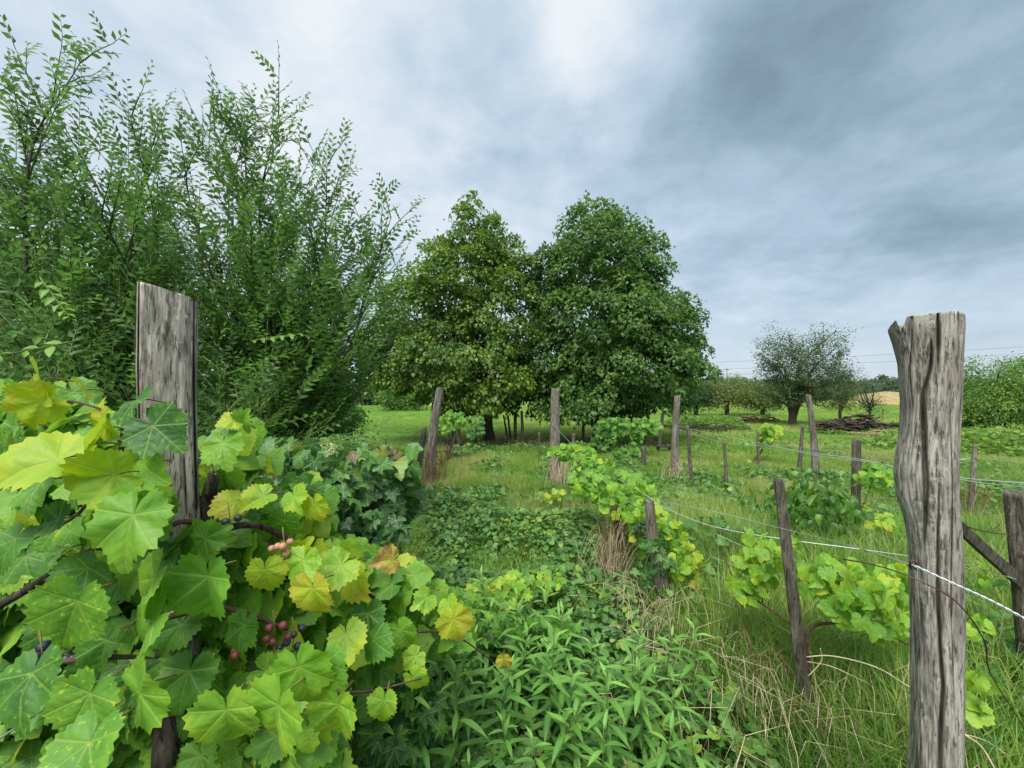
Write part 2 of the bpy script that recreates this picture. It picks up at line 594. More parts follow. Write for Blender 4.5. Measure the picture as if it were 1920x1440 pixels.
def blade_leaf(w, n, fold=.25, arch=.3, wfun=None, wig=0.0):
    """leaf along +Y, length 1, half width w"""
    V, UV = [], []
    for i in range(n + 1):
        t = i / n
        hw = w * (wfun(t) if wfun else math.sin(math.pi * min(1, t * .97 + .03)) ** .8)
        z = -arch * t * t + wig * math.sin(t * 7)
        y = t * (1 - .25 * arch * t)
        V += [(-hw, y, z + fold * hw), (0, y, z), (hw, y, z + fold * hw)]
        UV += [(.5 - hw * 1.5, t), (.5, t), (.5 + hw * 1.5, t)]
    Tr = []
    for i in range(n):
        a = 3 * i
        Tr += [(a, a + 1, a + 4), (a, a + 4, a + 3), (a + 1, a + 2, a + 5), (a + 1, a + 5, a + 4)]
    V = np.array(V, float)
    Tr = np.array(Tr)
    return V, Tr, np.array(UV)


def ovate(t):
    return (math.sin(math.pi * t ** .75) ** .85) if 0 < t < 1 else 0.02


ELM_L = [blade_leaf(.24, 2, R.uniform(.2, .6), R.uniform(.05, .35), ovate) for _ in range(5)]
ELM_T = [blade_leaf(.235, 4, R.uniform(.2, .6), R.uniform(.05, .35), ovate) for _ in range(5)]
LANCE_T = [blade_leaf(.105, 5, R.uniform(.2, .7), R.uniform(-.08, .5), lambda t: math.sin(math.pi * min(.999, t * .94 + .04)) ** 1.15, R.uniform(-.03, .03)) for _ in range(8)]


def simple_leaf(w, fold, arch):
    V = np.array([(0, 0, 0), (-w, .42, fold * w), (w, .42, fold * w), (0, 1, -arch), (0, .42, 0)], float)
    Tr = np.array([(0, 4, 1), (0, 2, 4), (1, 4, 3), (4, 2, 3)])
    UV = np.array([(.5, 0), (.3, .4), (.7, .4), (.5, 1), (.5, .4)], float)
    return V, Tr, UV


TREE_T = [simple_leaf(.40, .3, .25), simple_leaf(.44, .1, .1), simple_leaf(.38, .5, .3)]
NARROW_T = [simple_leaf(.24, .3, .25), simple_leaf(.26, .1, .1)]


# ------------------------------------------------------------------ ground
def ground_h(x, y):
    return 0.0


def make_ground():
    m = bpy.data.materials.new('meadow_ground')
    m.use_nodes = True
    T = NT(m.node_tree)
    geo = T.n('ShaderNodeNewGeometry')
    pos = geo.outputs['Position']
    sp = T.n('ShaderNodeSeparateXYZ')
    T.put(sp.inputs[0], pos)
    x, y, z = sp.outputs
    n1, n2, n3 = T.noise(pos, .5, 6, .6), T.noise(pos, 2.2, 5, .6), T.noise(pos, 14, 5, .65)
    f = T.m('ADD', T.m('MULTIPLY', n1, .4), T.m('ADD', T.m('MULTIPLY', n2, .3), T.m('MULTIPLY', n3, .3)))
    col = T.ramp(f, [(.36, (.075, .150, .022)), (.48, (.130, .250, .038)), (.58, (.175, .300, .052)), (.68, (.27, .30, .11))])
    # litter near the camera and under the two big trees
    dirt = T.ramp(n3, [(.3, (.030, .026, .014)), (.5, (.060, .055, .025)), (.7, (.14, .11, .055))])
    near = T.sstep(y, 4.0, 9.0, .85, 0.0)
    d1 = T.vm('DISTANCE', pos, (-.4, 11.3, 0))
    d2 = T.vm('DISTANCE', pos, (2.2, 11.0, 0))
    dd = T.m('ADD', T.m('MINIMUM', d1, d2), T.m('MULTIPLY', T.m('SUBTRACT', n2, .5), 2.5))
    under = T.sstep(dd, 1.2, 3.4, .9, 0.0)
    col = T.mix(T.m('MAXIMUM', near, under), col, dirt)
    # dry band at the far side of the meadow
    band = T.m('MULTIPLY', T.sstep(y, 42, 47), T.sstep(y, 60, 54))
    col = T.mix(T.m('MULTIPLY', band, T.sstep(n1, .42, .6)), col, (.30, .27, .11))
    pb = T.n('ShaderNodeBsdfPrincipled')
    T.put(pb.inputs['Base Color'], col)
    pb.inputs['Roughness'].default_value = .95
    pb.inputs['Specular IOR Level'].default_value = .1
    b = T.n('ShaderNodeBump')
    b.inputs['Strength'].default_value = .8
    b.inputs['Distance'].default_value = .06
    T.put(b.inputs['Height'], T.noise(pos, 30, 5, .7))
    T.put(pb.inputs['Normal'], b.outputs[0])
    o = T.n('ShaderNodeOutputMaterial')
    T.put(o.inputs[0], pb.outputs[0])
    xs = np.concatenate([np.linspace(-1500, -60, 12), np.linspace(-50, 50, 101), np.linspace(60, 1500, 12)])
    ys = np.concatenate([np.linspace(-300, -10, 6), np.linspace(-8, 60, 69), np.linspace(70, 2200, 16)])
    V = []
    for yy in ys:
        for xx in xs:
            k = 1 if abs(xx) < 50 and -8 < yy < 60 else 0
            V.append((xx, yy, k * (.03 * noise.noise(Vector((xx * .7, yy * .7, 0))) - .01)))
    nx = len(xs)
    Fc = [(j * nx + i, j * nx + i + 1, (j + 1) * nx + i + 1, (j + 1) * nx + i) for j in range(len(ys) - 1) for i in range(nx - 1)]
    g = link('ground', mesh('ground', V, Fc), m, kind='structure')
    return g


make_ground()


def make_grass():
    tc = bpy.data.collections.new('grass_sources')
    temps = []

    def tuft(nb, hgt, spread, lean, w, segs=3):
        V, Tr, UV = [], [], []
        for _ in range(nb):
            a = R.uniform(0, 2 * math.pi)
            bx, by = R.gauss(0, spread), R.gauss(0, spread)
            h = hgt * R.uniform(.5, 1.1)
            dx, dy = math.cos(a), math.sin(a)
            ln = lean * R.uniform(.2, 1.3) * h
            ww = w * R.uniform(.7, 1.2)
            b = len(V)
            for i in range(segs + 1):
                t = i / segs
                cx, cy = bx + dx * ln * t ** 1.8, by + dy * ln * t ** 1.8
                z = h * (t - .28 * (ln / h) * t ** 3)
                hw = ww * (1 - t) ** .6
                if i < segs:
                    V += [(cx - dy * hw, cy + dx * hw, z), (cx + dy * hw, cy - dx * hw, z)]
                    UV += [(.4, t), (.6, t)]
                else:
                    V.append((cx, cy, z))
                    UV.append((.5, 1))
            for i in range(segs - 1):
                q = b + 2 * i
                Tr += [(q, q + 1, q + 3), (q, q + 3, q + 2)]
            q = b + 2 * (segs - 1)
            Tr.append((q, q + 1, q + 2))
        me = tri_mesh('grass_tuft', V, Tr, UV)
        me.materials.append(M['grass_i'])
        o = bpy.data.objects.new('grass_tuft', me)
        tc.objects.link(o)

    for _ in range(4):
        tuft(22, .42, .045, .75, .0032, 4)       # 0-3 long
    for _ in range(3):
        tuft(30, .13, .07, .9, .0035, 2)         # 4-6 short turf
    for _ in range(3):
        tuft(26, .26, .16, .8, .008, 2)          # 7-9 coarse, seen far off

    pts, sc, ix, lv = [], [], [], []

    def add(x, y, s, i, v):
        pts.append((x, y, 0)); sc.append(s); ix.append(i); lv.append(v)

    def dens(n, y0, y1, fn):
        k = 0
        while k < n:
            y = math.sqrt(R.uniform(y0 * y0, y1 * y1))
            x = R.uniform(-1.4, 1.4) * y
            k += 1
            fn(x, y)

    def patch(x, y, s=.5, o=0.0):
        return noise.noise(Vector((x * s + o, y * s, 7.7 + o)))

    def near(x, y):
        if x < -.9 - .05 * y:
            return
        aisle = -.9 < x < .95
        p = patch(x, y, .8)
        if aisle and y < 4.3 and R.random() < (.93 if y < 2.4 else .72):
            return
        if aisle:
            s = .46 + .34 * p
            if patch(x, y, 1.4, 5) < -.12 and R.random() < .6:
                s *= .5
        else:
            s = (1.15 if y < 3.6 else .52 if y < 6 else .40) + .38 * p
        v = .46 + .42 * p + .3 * patch(x, y, 2.6, 9) + R.gauss(0, .12) + (.10 if y > 4.5 else .0)
        if R.random() < .10 or (y > 4 and patch(x, y, .45, 21) > .2 and R.random() < .5):
            v = R.uniform(.84, 1.0)
        if (x + .4) ** 2 + (y - 11.3) ** 2 < 4 or (x - 2.2) ** 2 + (y - 11) ** 2 < 4:
            if R.random() < .75:
                return
            s *= .5
        add(x, y, max(.25, s), R.randrange(4), max(0, min(.99, v)))

    dens(30000, .7, 9.0, near)

    def mid(x, y):
        p = patch(x, y, .25)
        left = x < -.14 * y
        dd = min((x + .4) ** 2 + (y - 11.3) ** 2, (x - 2.2) ** 2 + (y - 11) ** 2)
        if dd < 6 and R.random() < .8:
            return
        v = (.50 if left else .58) + .22 * p + R.gauss(0, .08)
        if not left and (R.random() < .07 or (patch(x, y, .45, 21) > .22 and R.random() < .55)):
            v = R.uniform(.85, .98)
        if left:
            add(x, y, R.uniform(.3, .55), 4 + R.randrange(3) if y < 14 else 7 + R.randrange(3), max(0, min(.8, v)))
        else:
            add(x, y, R.uniform(.28, .75) * (1 + .8 * p), 7 + R.randrange(3), max(0, min(.99, v + .25 * patch(x, y, .9, 4))))

    dens(26000, 7.0, 20.0, mid)
    dens(22000, 20.0, 42.0, mid)
    # short turf under the long grass, right side and aisle
    def turf(x, y):
        if x > -.9 - .05 * y or y > 5:
            add(x, y, R.uniform(.7, 1.3), 4 + R.randrange(3), max(0, min(.9, .42 + .3 * patch(x, y, 1.1) + R.gauss(0, .1))))
    dens(16000, 1.0, 10.0, turf)

    me = bpy.data.meshes.new('grass')
    me.from_pydata(pts, [], [])
    for nm, ty, arr in (('scl', 'FLOAT', sc), ('idx', 'INT', ix), ('lv', 'FLOAT', lv)):
        a = me.attributes.new(nm, ty, 'POINT')
        a.data.foreach_set('value', np.array(arr, np.int32 if ty == 'INT' else np.float32))
    a = me.attributes.new('rot', 'FLOAT_VECTOR', 'POINT')
    rv = np.zeros((len(pts), 3), np.float32)
    rv[:, 2] = rng.uniform(0, 6.283, len(pts))
    rv[:, 0] = rng.normal(0, .12, len(pts))
    a.data.foreach_set('vector', rv.ravel())
    g = link('grass', me, M['grass_i'], kind='stuff')
    tag(g, 'long green meadow grass covering the ground between the post rows', 'grass')
    ng = bpy.data.node_groups.new('grass_nodes', 'GeometryNodeTree')
    ng.interface.new_socket('Geometry', in_out='INPUT', socket_type='NodeSocketGeometry')
    ng.interface.new_socket('Geometry', in_out='OUTPUT', socket_type='NodeSocketGeometry')
    N = ng.nodes
    gi, go = N.new('NodeGroupInput'), N.new('NodeGroupOutput')
    iop = N.new('GeometryNodeInstanceOnPoints')
    ci = N.new('GeometryNodeCollectionInfo')
    ci.inputs['Collection'].default_value = tc
    ci.inputs['Separate Children'].default_value = True
    ci.inputs['Reset Children'].default_value = True

    def named(nm, ty):
        q = N.new('GeometryNodeInputNamedAttribute')
        q.data_type = ty
        q.inputs['Name'].default_value = nm
        return [o for o in q.outputs if o.enabled and o.name == 'Attribute'][0]
    L = ng.links
    L.new(gi.outputs[0], iop.inputs['Points'])
    L.new(ci.outputs[0], iop.inputs['Instance'])
    iop.inputs['Pick Instance'].default_value = True
    L.new(named('idx', 'INT'), iop.inputs['Instance Index'])
    L.new(named('scl', 'FLOAT'), iop.inputs['Scale'])
    er = N.new('FunctionNodeEulerToRotation')
    L.new(named('rot', 'FLOAT_VECTOR'), er.inputs[0])
    L.new(er.outputs[0], iop.inputs['Rotation'])
    L.new(iop.outputs[0], go.inputs[0])
    md = g.modifiers.new('grass', 'NODES')
    md.node_group = ng


make_grass()


# ------------------------------------------------------------------ trees
def tree(name, label, cat, d, base_px, blobs, leaf, mat, n_cl, per, cl_r, group=None, trunk_r=.1, limbs=7, lean=0.0,
         temps=TREE_T, shell=.55, spiky=0.0, yscale=1.0, flat=.6, fork=None, bark=None, lvs=(.45, .22), thick=None, zbase=0.0, droop=.35, dome=False):
    """blobs: ellipses (px,py,rx,ry) in photo pixels at distance d; each gets real depth"""
    s = d / F
    B = P(base_px, HY, d)
    B.z = zbase
    t = thing(name, label, cat, B, group)
    E = []
    for b in blobs:
        c = P(b[0], b[1], d)
        dy = b[4] if len(b) > 4 else 0.0
        rx, rz = b[2] * s, b[3] * s
        E.append((np.array((c.x, c.y + dy, c.z)), np.array((rx, (thick or max(rx, rz * .8)) * yscale, rz))))
    vol = np.array([e[1].prod() ** .72 for e in E])
    vol /= vol.sum()
    cen = []
    tries = 0
    while len(cen) < n_cl and tries < n_cl * 20:
        tries += 1
        k = rng.choice(len(E), p=vol)
        u = unit_random(1)[0]
        r = rng.uniform(shell, 1.0) ** .6 if rng.random() < .85 else rng.uniform(0, 1)
        r *= 1 + .10 * noise.noise(Vector(u * 2.5) + Vector((k * 3.1, 0, 0)))
        p = E[k][0] + E[k][1] * u * r
        inside = False
        for j, e in enumerate(E):
            if j != k and (((p - e[0]) / e[1]) ** 2).sum() < shell * shell and rng.random() < .85:
                inside = True
                break
        if inside or p[2] < zbase + .15:
            continue
        if dome and cen and tries < n_cl * 12 and (((np.array(cen) - p) ** 2).sum(axis=1)).min() < (cl_r * .72) ** 2:
            continue
        cen.append(p)
    cen = np.array(cen)
    ctr = np.array([e[0] for e in E]).mean(axis=0)
    out = cen - ctr
    out /= np.linalg.norm(out, axis=1, keepdims=True) + 1e-6
    n = len(cen) * per
    ci = np.repeat(np.arange(len(cen)), per)
    ofs = rng.normal(size=(n, 3)) * cl_r * np.array((1, 1, flat))
    if spiky:
        sp = rng.random((n, 1)) ** 2 * spiky
        dirn = out[ci] * .5 + np.array((0, 0, .9)) + rng.normal(size=(len(cen), 3))[ci] * .35
        ofs = ofs * .5 + dirn * sp
    if dome:
        up = out * .55 + np.array((0, 0, .75))
        up /= np.linalg.norm(up, axis=1, keepdims=True)
        u = unit_random(n)
        dt = np.sum(u * up[ci], axis=1, keepdims=True)
        u = np.where(dt < -.15, u - 2 * dt * up[ci], u)
        csz = rng.uniform(.7, 1.3, len(cen))
        ofs = u * (cl_r * csz[ci] * rng.uniform(.6, 1.05, n) ** .7)[:, None] * np.array((1.15, 1.15, .8))
        stray = rng.random(n) < .10
        ofs[stray] *= rng.uniform(1.1, 1.7, (int(stray.sum()), 1))
        core = rng.random(n) < .12
        ofs[core] -= out[ci][core] * .45
    # leaves hang over the rim of each clump
    ofs[:, 2] -= droop * (ofs[:, 0] ** 2 + ofs[:, 1] ** 2) / max(cl_r, 1e-3)
    pos = cen[ci] + ofs
    on = ofs / (np.linalg.norm(ofs, axis=1, keepdims=True) + 1e-6)
    nrm = on * .8 + out[ci] * .3 + np.array((0, 0, .6)) + rng.normal(size=(n, 3)) * .30
    ax = on * .6 + out[ci] * .5 + np.array((0, 0, -.55)) + rng.normal(size=(n, 3)) * .45
    rot = frames(ax, nrm)
    size = leaf * rng.uniform(.65, 1.25, n)
    clv = rng.normal(0, .5, len(cen))
    lv = np.clip(lvs[0] + clv[ci] * lvs[1] + rng.normal(0, lvs[1] * .6, n), 0, .99)
    scatter('crown', temps, pos, rot, size, lv, mat, t, 'stuff')
    # trunk and branches
    top = Vector(ctr) + Vector((0, 0, -.1 * s))
    tb = bark or M['bark']
    base = Vector((B.x, B.y, zbase - .1))
    zc = max(.4, (min(e[0][2] - e[1][2] * .6 for e in E)) - zbase)
    k1 = base + Vector((lean * .5 * zc, 0, zc * .55))
    k2 = base + Vector((lean * zc, 0, zc + .1))
    tubes('trunk', [(smooth_line([base, base + Vector((0, 0, .12)), k1, k2, k2.lerp(top, .6)]), trunk_r * 1.15, trunk_r * .55)], tb, t, 8)
    for _ in range(limbs):
        q = Vector(cen[rng.integers(0, len(cen))])
        st = k1.lerp(k2.lerp(top, .5), R.uniform(.2, 1))
        midp = st.lerp(q, .5) + Vector((R.gauss(0, .08), R.gauss(0, .08), .10)) * (q - st).length
        tubes('branch', [(smooth_line([st, midp, q], 3), trunk_r * R.uniform(.25, .45), .004 + trunk_r * .05)], tb, t, 5)
    if fork:
        for fx, fy, r in fork:
            q = P(fx, fy, d)
            tubes('branch', [(smooth_line([base + Vector((0, 0, .3)), k1.lerp(q, .35), q], 4), r, r * .45)], tb, t, 6)
    return t


LIN = dict(dome=True, flat=.5, droop=.25)
tree('linden_tree', 'broad linden with yellowish green crown nearer the left meadow, leaning dark trunk', 'tree', 11.5, 918,
     [(893, 432, 46, 56), (880, 490, 66, 50), (850, 540, 90, 60), (815, 595, 92, 78), (865, 670, 130, 72), (930, 600, 90, 100), (765, 665, 62, 58), (900, 715, 120, 46), (890, 745, 95, 30), (760, 712, 60, 30), (955, 560, 54, 76), (722, 695, 40, 40), (738, 640, 48, 44), (770, 575, 44, 50), (822, 490, 36, 46), (708, 668, 34, 34), (935, 462, 30, 40), (970, 520, 40, 46)],
     .105, M['linden_l'], 680, 84, .26, 'pair of linden trees', .20, 12, -.12, shell=.66, lvs=(.46, .40), **LIN)
tree('linden_tree', 'broad linden with darker green crown on the right of the pair', 'tree', 11.3, 1122,
     [(1112, 432, 50, 56), (1120, 505, 96, 66), (1195, 478, 44, 54), (1130, 610, 122, 84), (1218, 615, 80, 74), (1175, 690, 132, 60), (1066, 675, 78, 80), (1040, 520, 34, 48), (1268, 672, 46, 42), (1160, 432, 26, 30), (1225, 520, 26, 40), (1020, 505, 30, 40), (1290, 655, 26, 30), (1110, 738, 110, 36), (1100, 762, 100, 24), (1205, 745, 80, 26)],
     .105, M['linden_r'], 780, 84, .26, 'pair of linden trees', .22, 12, .08, shell=.66, lvs=(.48, .34), **LIN)

# fruit trees and hedgerow on the right
tree('fruit_tree', 'tall two-topped fruit tree with forked dark trunk behind the leaning grey post', 'tree', 16.7, 1486,
     [(1462, 668, 40, 40), (1540, 662, 42, 42), (1500, 700, 66, 44), (1475, 735, 52, 34), (1545, 725, 46, 40)], .085, M['fruit'], 800, 30, .15,
     trunk_r=.17, limbs=9, temps=NARROW_T, spiky=.45, fork=[(1466, 715, .10), (1520, 718, .11)], shell=.3, lvs=(.45, .3), droop=0)
tree('fruit_tree', 'sparse olive fruit tree just right of the tall forked one', 'tree', 19, 1575,
     [(1585, 718, 26, 24), (1568, 745, 34, 26), (1600, 745, 24, 22)], .08, M['olive'], 150, 22, .17, trunk_r=.08, limbs=8, temps=NARROW_T, spiky=.3, shell=.3)
for bx, bl, mt, lb in ((1363, [(1348, 730, 32, 25), (1388, 729, 36, 27), (1328, 740, 24, 18)], 'olive', 'low rounded olive green fruit tree with thin trunk beside the forked tree'),
                       (1305, [(1302, 731, 34, 23), (1285, 740, 22, 16)], 'dark', 'low dark green fruit tree at the edge of the linden crown'),
                       (1430, [(1435, 742, 22, 18), (1412, 740, 18, 16)], 'olive', 'small olive fruit tree with a stump-like trunk under the forked tree')):
    tree('fruit_tree', lb, 'tree', 24, bx, bl, .12, M[mt], 340, 26, .22, 'low fruit trees on the meadow', .14, 6, shell=.45, temps=NARROW_T, lvs=(.55, .3))
tree('dead_tree', 'half bare grey spindly tree beside the brush pile', 'tree', 18, 1633,
     [(1622, 735, 22, 34), (1640, 755, 18, 26)], .06, M['dark'], 90, 14, .16, trunk_r=.07, limbs=16, temps=NARROW_T, shell=.2, lean=-.1)
tree('thicket_tree', 'light green thicket tree behind the near grey post', 'tree', 12.5, 1860,
     [(1850, 700, 30, 30), (1880, 740, 56, 48), (1915, 710, 40, 40), (1835, 760, 36, 38), (1950, 750, 60, 60)], .075, M['light'], 380, 44, .21, 'thicket at the meadow edge', .09, 10, shell=.4, lvs=(.55, .45), dome=True, temps=NARROW_T)
tree('thicket_tree', 'dark bushy tree in the shade left of the light green thicket', 'tree', 14, 1815,
     [(1812, 735, 32, 46), (1835, 770, 44, 32)], .09, M['dark'], 240, 24, .2, 'thicket at the meadow edge', .08, 5, shell=.45)
tree('thicket_tree', 'taller pale green tree at the far edge of the thicket', 'tree', 17, 2010,
     [(1990, 690, 60, 50), (2040, 720, 70, 60), (2090, 690, 70, 70)], .12, M['light'], 360, 22, .25, 'thicket at the meadow edge', .12, 5, shell=.5)

# small trees on the left meadow
tree('young_tree', 'round light green young tree standing alone on the left meadow', 'tree', 31, 737,
     [(737, 735, 27, 24), (748, 742, 20, 18)], .16, M['light'], 200, 22, .28, trunk_r=.12, limbs=5, lvs=(.4, .25), zbase=0)
tree('young_tree', 'smaller conical light green tree right of the round young tree', 'tree', 31, 777,
     [(777, 748, 15, 15), (777, 736, 9, 12)], .14, M['light'], 90, 20, .22, trunk_r=.07, limbs=3, lvs=(.55, .25))
for bx, bl, mt, d, lb in ((655, [(655, 722, 42, 28), (690, 730, 36, 22)], 'far', 62, 'grey green tree of the distant hedge nearest the tall shrub'),
                          (715, [(712, 728, 30, 18)], 'dark', 48, 'dark low tree behind the round young tree'),
                          (690, [(688, 738, 26, 15)], 'far', 45, 'low grey green tree left of the round young tree'),
                          (790, [(790, 725, 40, 26)], 'dark', 58, 'dark tree behind the smaller conical tree'),
                          (840, [(845, 722, 44, 26)], 'far', 60, 'grey green tree beside the tan bank and linden crown'),
                          (1640, [(1640, 726, 36, 14)], 'far', 85, 'distant tree left of the dark round treetop'),
                          (1655, [(1655, 715, 10, 10), (1660, 725, 30, 12)], 'dark', 90, 'distant tree with dark round treetop above the hedgerow'),
                          (1690, [(1690, 724, 34, 14)], 'far', 85, 'distant low tree half hidden by the near grey post'),
                          (1600, [(1600, 728, 34, 14)], 'far', 80, 'distant low tree behind the sparse fruit tree'),
                          (1530, [(1540, 735, 40, 14)], 'far', 75, 'distant low tree behind the tall forked fruit tree'),
                          (1260, [(1270, 726, 50, 22)], 'dark', 40, 'dark tree seen at the rim of the right linden')):
    tree('hedgerow_tree', lb, 'tree', d, bx, bl, d * .0062, M[mt], 170, 20, d * .006, 'trees along the far edge of the meadow', d * .003, 2, shell=.5)


def woods():
    """far continuous wood behind everything: one mass"""
    n = 24000
    x = rng.uniform(-300, 300, n)
    row = rng.uniform(0, 1, n)
    y = 150 + 18 * rng.random(n) + .12 * np.abs(x)
    top = np.array([2.2 + 3.2 * noise.noise(Vector((a * .03, 1.1, 0))) + 1.6 * noise.noise(Vector((a * .16, 5.1, 0))) for a in x]) + 4.2
    z = top * np.sqrt(row)
    pos = np.stack([x, y, z], 1)
    rot = frames(rng.normal(size=(n, 3)) + np.array((0, 0, -.5)), rng.normal(size=(n, 3)) * .5 + np.array((0, -.5, .7)))
    scatter('woods', TREE_T, pos, rot, rng.uniform(1.0, 2.1, n), np.clip(rng.normal(.5, .2, n), 0, 1), M['far'])
    tag(bpy.data.objects['woods'], 'distant grey green woods along the horizon', 'woods')


woods()

# tan bank with straw on the far side, two patches
for k, (px, py, d, w, hh, lb) in enumerate(((845, 742, 44, 2.6, .9, 'tan dry earth bank left of the linden trunk'), (1672, 752, 52, 6.0, 1.6, 'tan dry grass bank behind the near grey post'))):
    c = P(px, HY, d)
    V, Fc = [], []
    for i in range(13):
        for j in range(9):
            u, v = i / 12 * 2 - 1, j / 8 * 2 - 1
            q = max(0, 1 - u * u) * max(0, 1 - v * v)
            V.append((c.x + u * w, c.y + v * w * .6, hh * q ** .6 * (1 + .15 * noise.noise(Vector((u * 3, v * 3, k)))) - .05))
    for i in range(12):
        for j in range(8):
            a = i * 9 + j
            Fc.append((a, a + 9, a + 10, a + 1))
    tag(link('earth_bank', mesh('earth_bank', V, Fc), flatmat('tan_earth_%d' % k, (.36, .27, .14), (.26, .22, .10), 1.5, .95), kind='structure'), lb)


# ------------------------------------------------------------------ posts
def post(name, label, d, prof, mat, group=None, seg=24, rings=28, depth=.9, sq=2.0, rough=.035, cracks=(), topfn=None, toz=True, cat='post', dlean=0.0, seed=0, thick=None, capdip=.0):
    """prof: (py, left px, right px) rows top to bottom, all at distance d; goes on down to the ground"""
    ys = [p[0] for p in prof]
    l = [p[1] for p in prof]
    r = [p[2] for p in prof]
    ybot = HY + H * F / d + 6
    if toz and ys[-1] < ybot:
        sl = (l[-1] - l[-2]) / (ys[-1] - ys[-2]) * .5
        k = (ybot - ys[-1])
        ys, l, r = ys + [ybot], l + [l[-1] + sl * k], r + [r[-1] + sl * k]
    yy = np.linspace(ys[0], ys[-1], rings)
    # denser rings near the top when long
    B = P((l[-1] + r[-1]) / 2, ys[-1], d)
    t = thing(name, label, cat, (B.x, B.y, 0), group)
    V = []
    phi = math.atan2((sum(l) / len(l) + sum(r) / len(r)) / 2 - CX, F)
    cphi, sphi = math.cos(phi), math.sin(phi)        # the post's broad side faces the eye
    shrink = 1 - (.5 * (thick or 0) / (d / cphi) if sq > 3 else 0)
    for j, y in enumerate(yy):
        L, Rr = np.interp(y, ys, l), np.interp(y, ys, r)
        cx, rx = (L + Rr) / 2, (Rr - L) / 2
        dd = d + dlean * (ys[-1] - y) / (ys[-1] - ys[0])
        ry = (thick / 2 if thick else rx * d / F * depth)
        for i in range(seg):
            a = 2 * math.pi * i / seg
            ca, sa = math.cos(a), math.sin(a)
            e = 2 / sq
            ux = math.copysign(abs(ca) ** e, ca)
            uy = math.copysign(abs(sa) ** e, sa)
            nz = noise.noise(Vector((ca * 2.2 + seed, sa * 2.2, y * d / F * 3)))
            n2 = noise.noise(Vector((ca * 9 + seed, sa * 9, y * d / F * 5)))
            n3 = noise.noise(Vector((ca * 26 + seed, sa * 26, y * d / F * 7))) if seg > 60 else 0
            k = 1 + rough * (nz + .7 * n2 + .5 * n3)
            X = cx + rx * ux * k
            Y = ry * uy * k
            if cracks and sa < 0:
                for ck in cracks:
                    c0 = [q[0] for q in ck]
                    if c0[0] <= y <= c0[-1]:
                        xc = np.interp(y, c0, [q[1] for q in ck])
                        wc = np.interp(y, c0, [q[2] for q in ck]) * .46
                        g = math.exp(-((X - xc) / max(wc, .4)) ** 2)
                        Y += g * min(.035, wc * d / F * 9)
            yt = y
            if topfn:
                yt = max(y, topfn(X))
            q = P(cx, yt, d)
            ox = (X - cx) / F * d * cphi * shrink
            V.append((q.x + ox * cphi + Y * sphi, dd - ox * sphi + Y * cphi, q.z))
    Fc = []
    for j in range(rings - 1):
        for i in range(seg):
            i2 = (i + 1) % seg
            Fc.append((j * seg + i, j * seg + i2, (j + 1) * seg + i2, (j + 1) * seg + i))
    # sawn top: rings inside the rim follow the same top outline
    prev = 0
    L0, R0 = l[0], r[0]
    c0, r0_ = (L0 + R0) / 2, (R0 - L0) / 2
    ry0 = (thick / 2 if thick else r0_ * d / F * depth)
    for fr in ((.85, .7, .5, .3) if seg > 60 else (.6,)):
        st_ = len(V)
        for i in range(seg):
            a = 2 * math.pi * i / seg
            e = 2 / sq
            ux = math.copysign(abs(math.cos(a)) ** e, math.cos(a)) * fr
            uy = math.copysign(abs(math.sin(a)) ** e, math.sin(a)) * fr
            X = c0 + r0_ * ux
            q = P(c0, max(ys[0], topfn(X)) if topfn else ys[0], d)
            ox = (X - c0) / F * d * cphi * shrink
            Y = ry0 * uy
            V.append((q.x + ox * cphi + Y * sphi, d + dlean - ox * sphi + Y * cphi, q.z + .0015 * noise.noise(Vector((ux * 9, uy * 9, seed)))))
        for i in range(seg):
            i2 = (i + 1) % seg
            Fc.append((prev + i2, prev + i, st_ + i, st_ + i2))
        prev = st_
    c = len(V)
    q = P(c0, ys[0] if not topfn else max(ys[0], topfn(c0)), d)
    V.append((q.x, d + dlean, q.z))
    for i in range(seg):
        Fc.append((c, prev + (i + 1) % seg, prev + i))
    o = link('timber', mesh('timber', V, Fc), mat, t)
    return t


def topR(x):
    if x < 1680:
        return 600 + (1680 - x) * .75
    if x < 1690:
        return 600 + (x - 1680) * 2.6
    if x < 1701:
        return 626 - (x - 1690) * 2.6
    return 597 - max(0, x - 1702) * .03 + max(0, x - 1790) * .25


post('fence_post', 'thick split grey post with a broken horn at its top corner and wire stapled on', .92,
     [(593, 1661, 1804), (618, 1662, 1805), (640, 1670, 1804), (680, 1681, 1803), (760, 1687, 1801), (815, 1683, 1799), (850, 1675, 1798), (890, 1671, 1797), (930, 1676, 1799),
      (975, 1692, 1802), (1020, 1700, 1805), (1150, 1705, 1808), (1300, 1707, 1808), (1440, 1702, 1806)],
     M['post'], 'thick near posts', 230, 210, .95, 2.3, .045,
     cracks=[[(590, 1757, 4), (650, 1758, 6), (715, 1757, 1)],
             [(640, 1746, 2), (690, 1745, 5), (740, 1730, 7), (800, 1731, 9), (900, 1736, 9), (960, 1735, 6), (1010, 1733, 2)],
             [(880, 1760, 1.5), (1000, 1757, 4), (1100, 1757, 6), (1200, 1762, 5), (1260, 1767, 6), (1340, 1762, 8), (1440, 1760, 6), (1600, 1757, 3)],
             [(620, 1712, 1.5), (700, 1706, 2.5), (760, 1712, 1)], [(700, 1776, 1), (900, 1783, 2.2), (1100, 1780, 2.2), (1300, 1786, 1)]],
     topfn=topR, seed=3, thick=.135)


def topL(x):
    return 543 + (x - 262) * .18


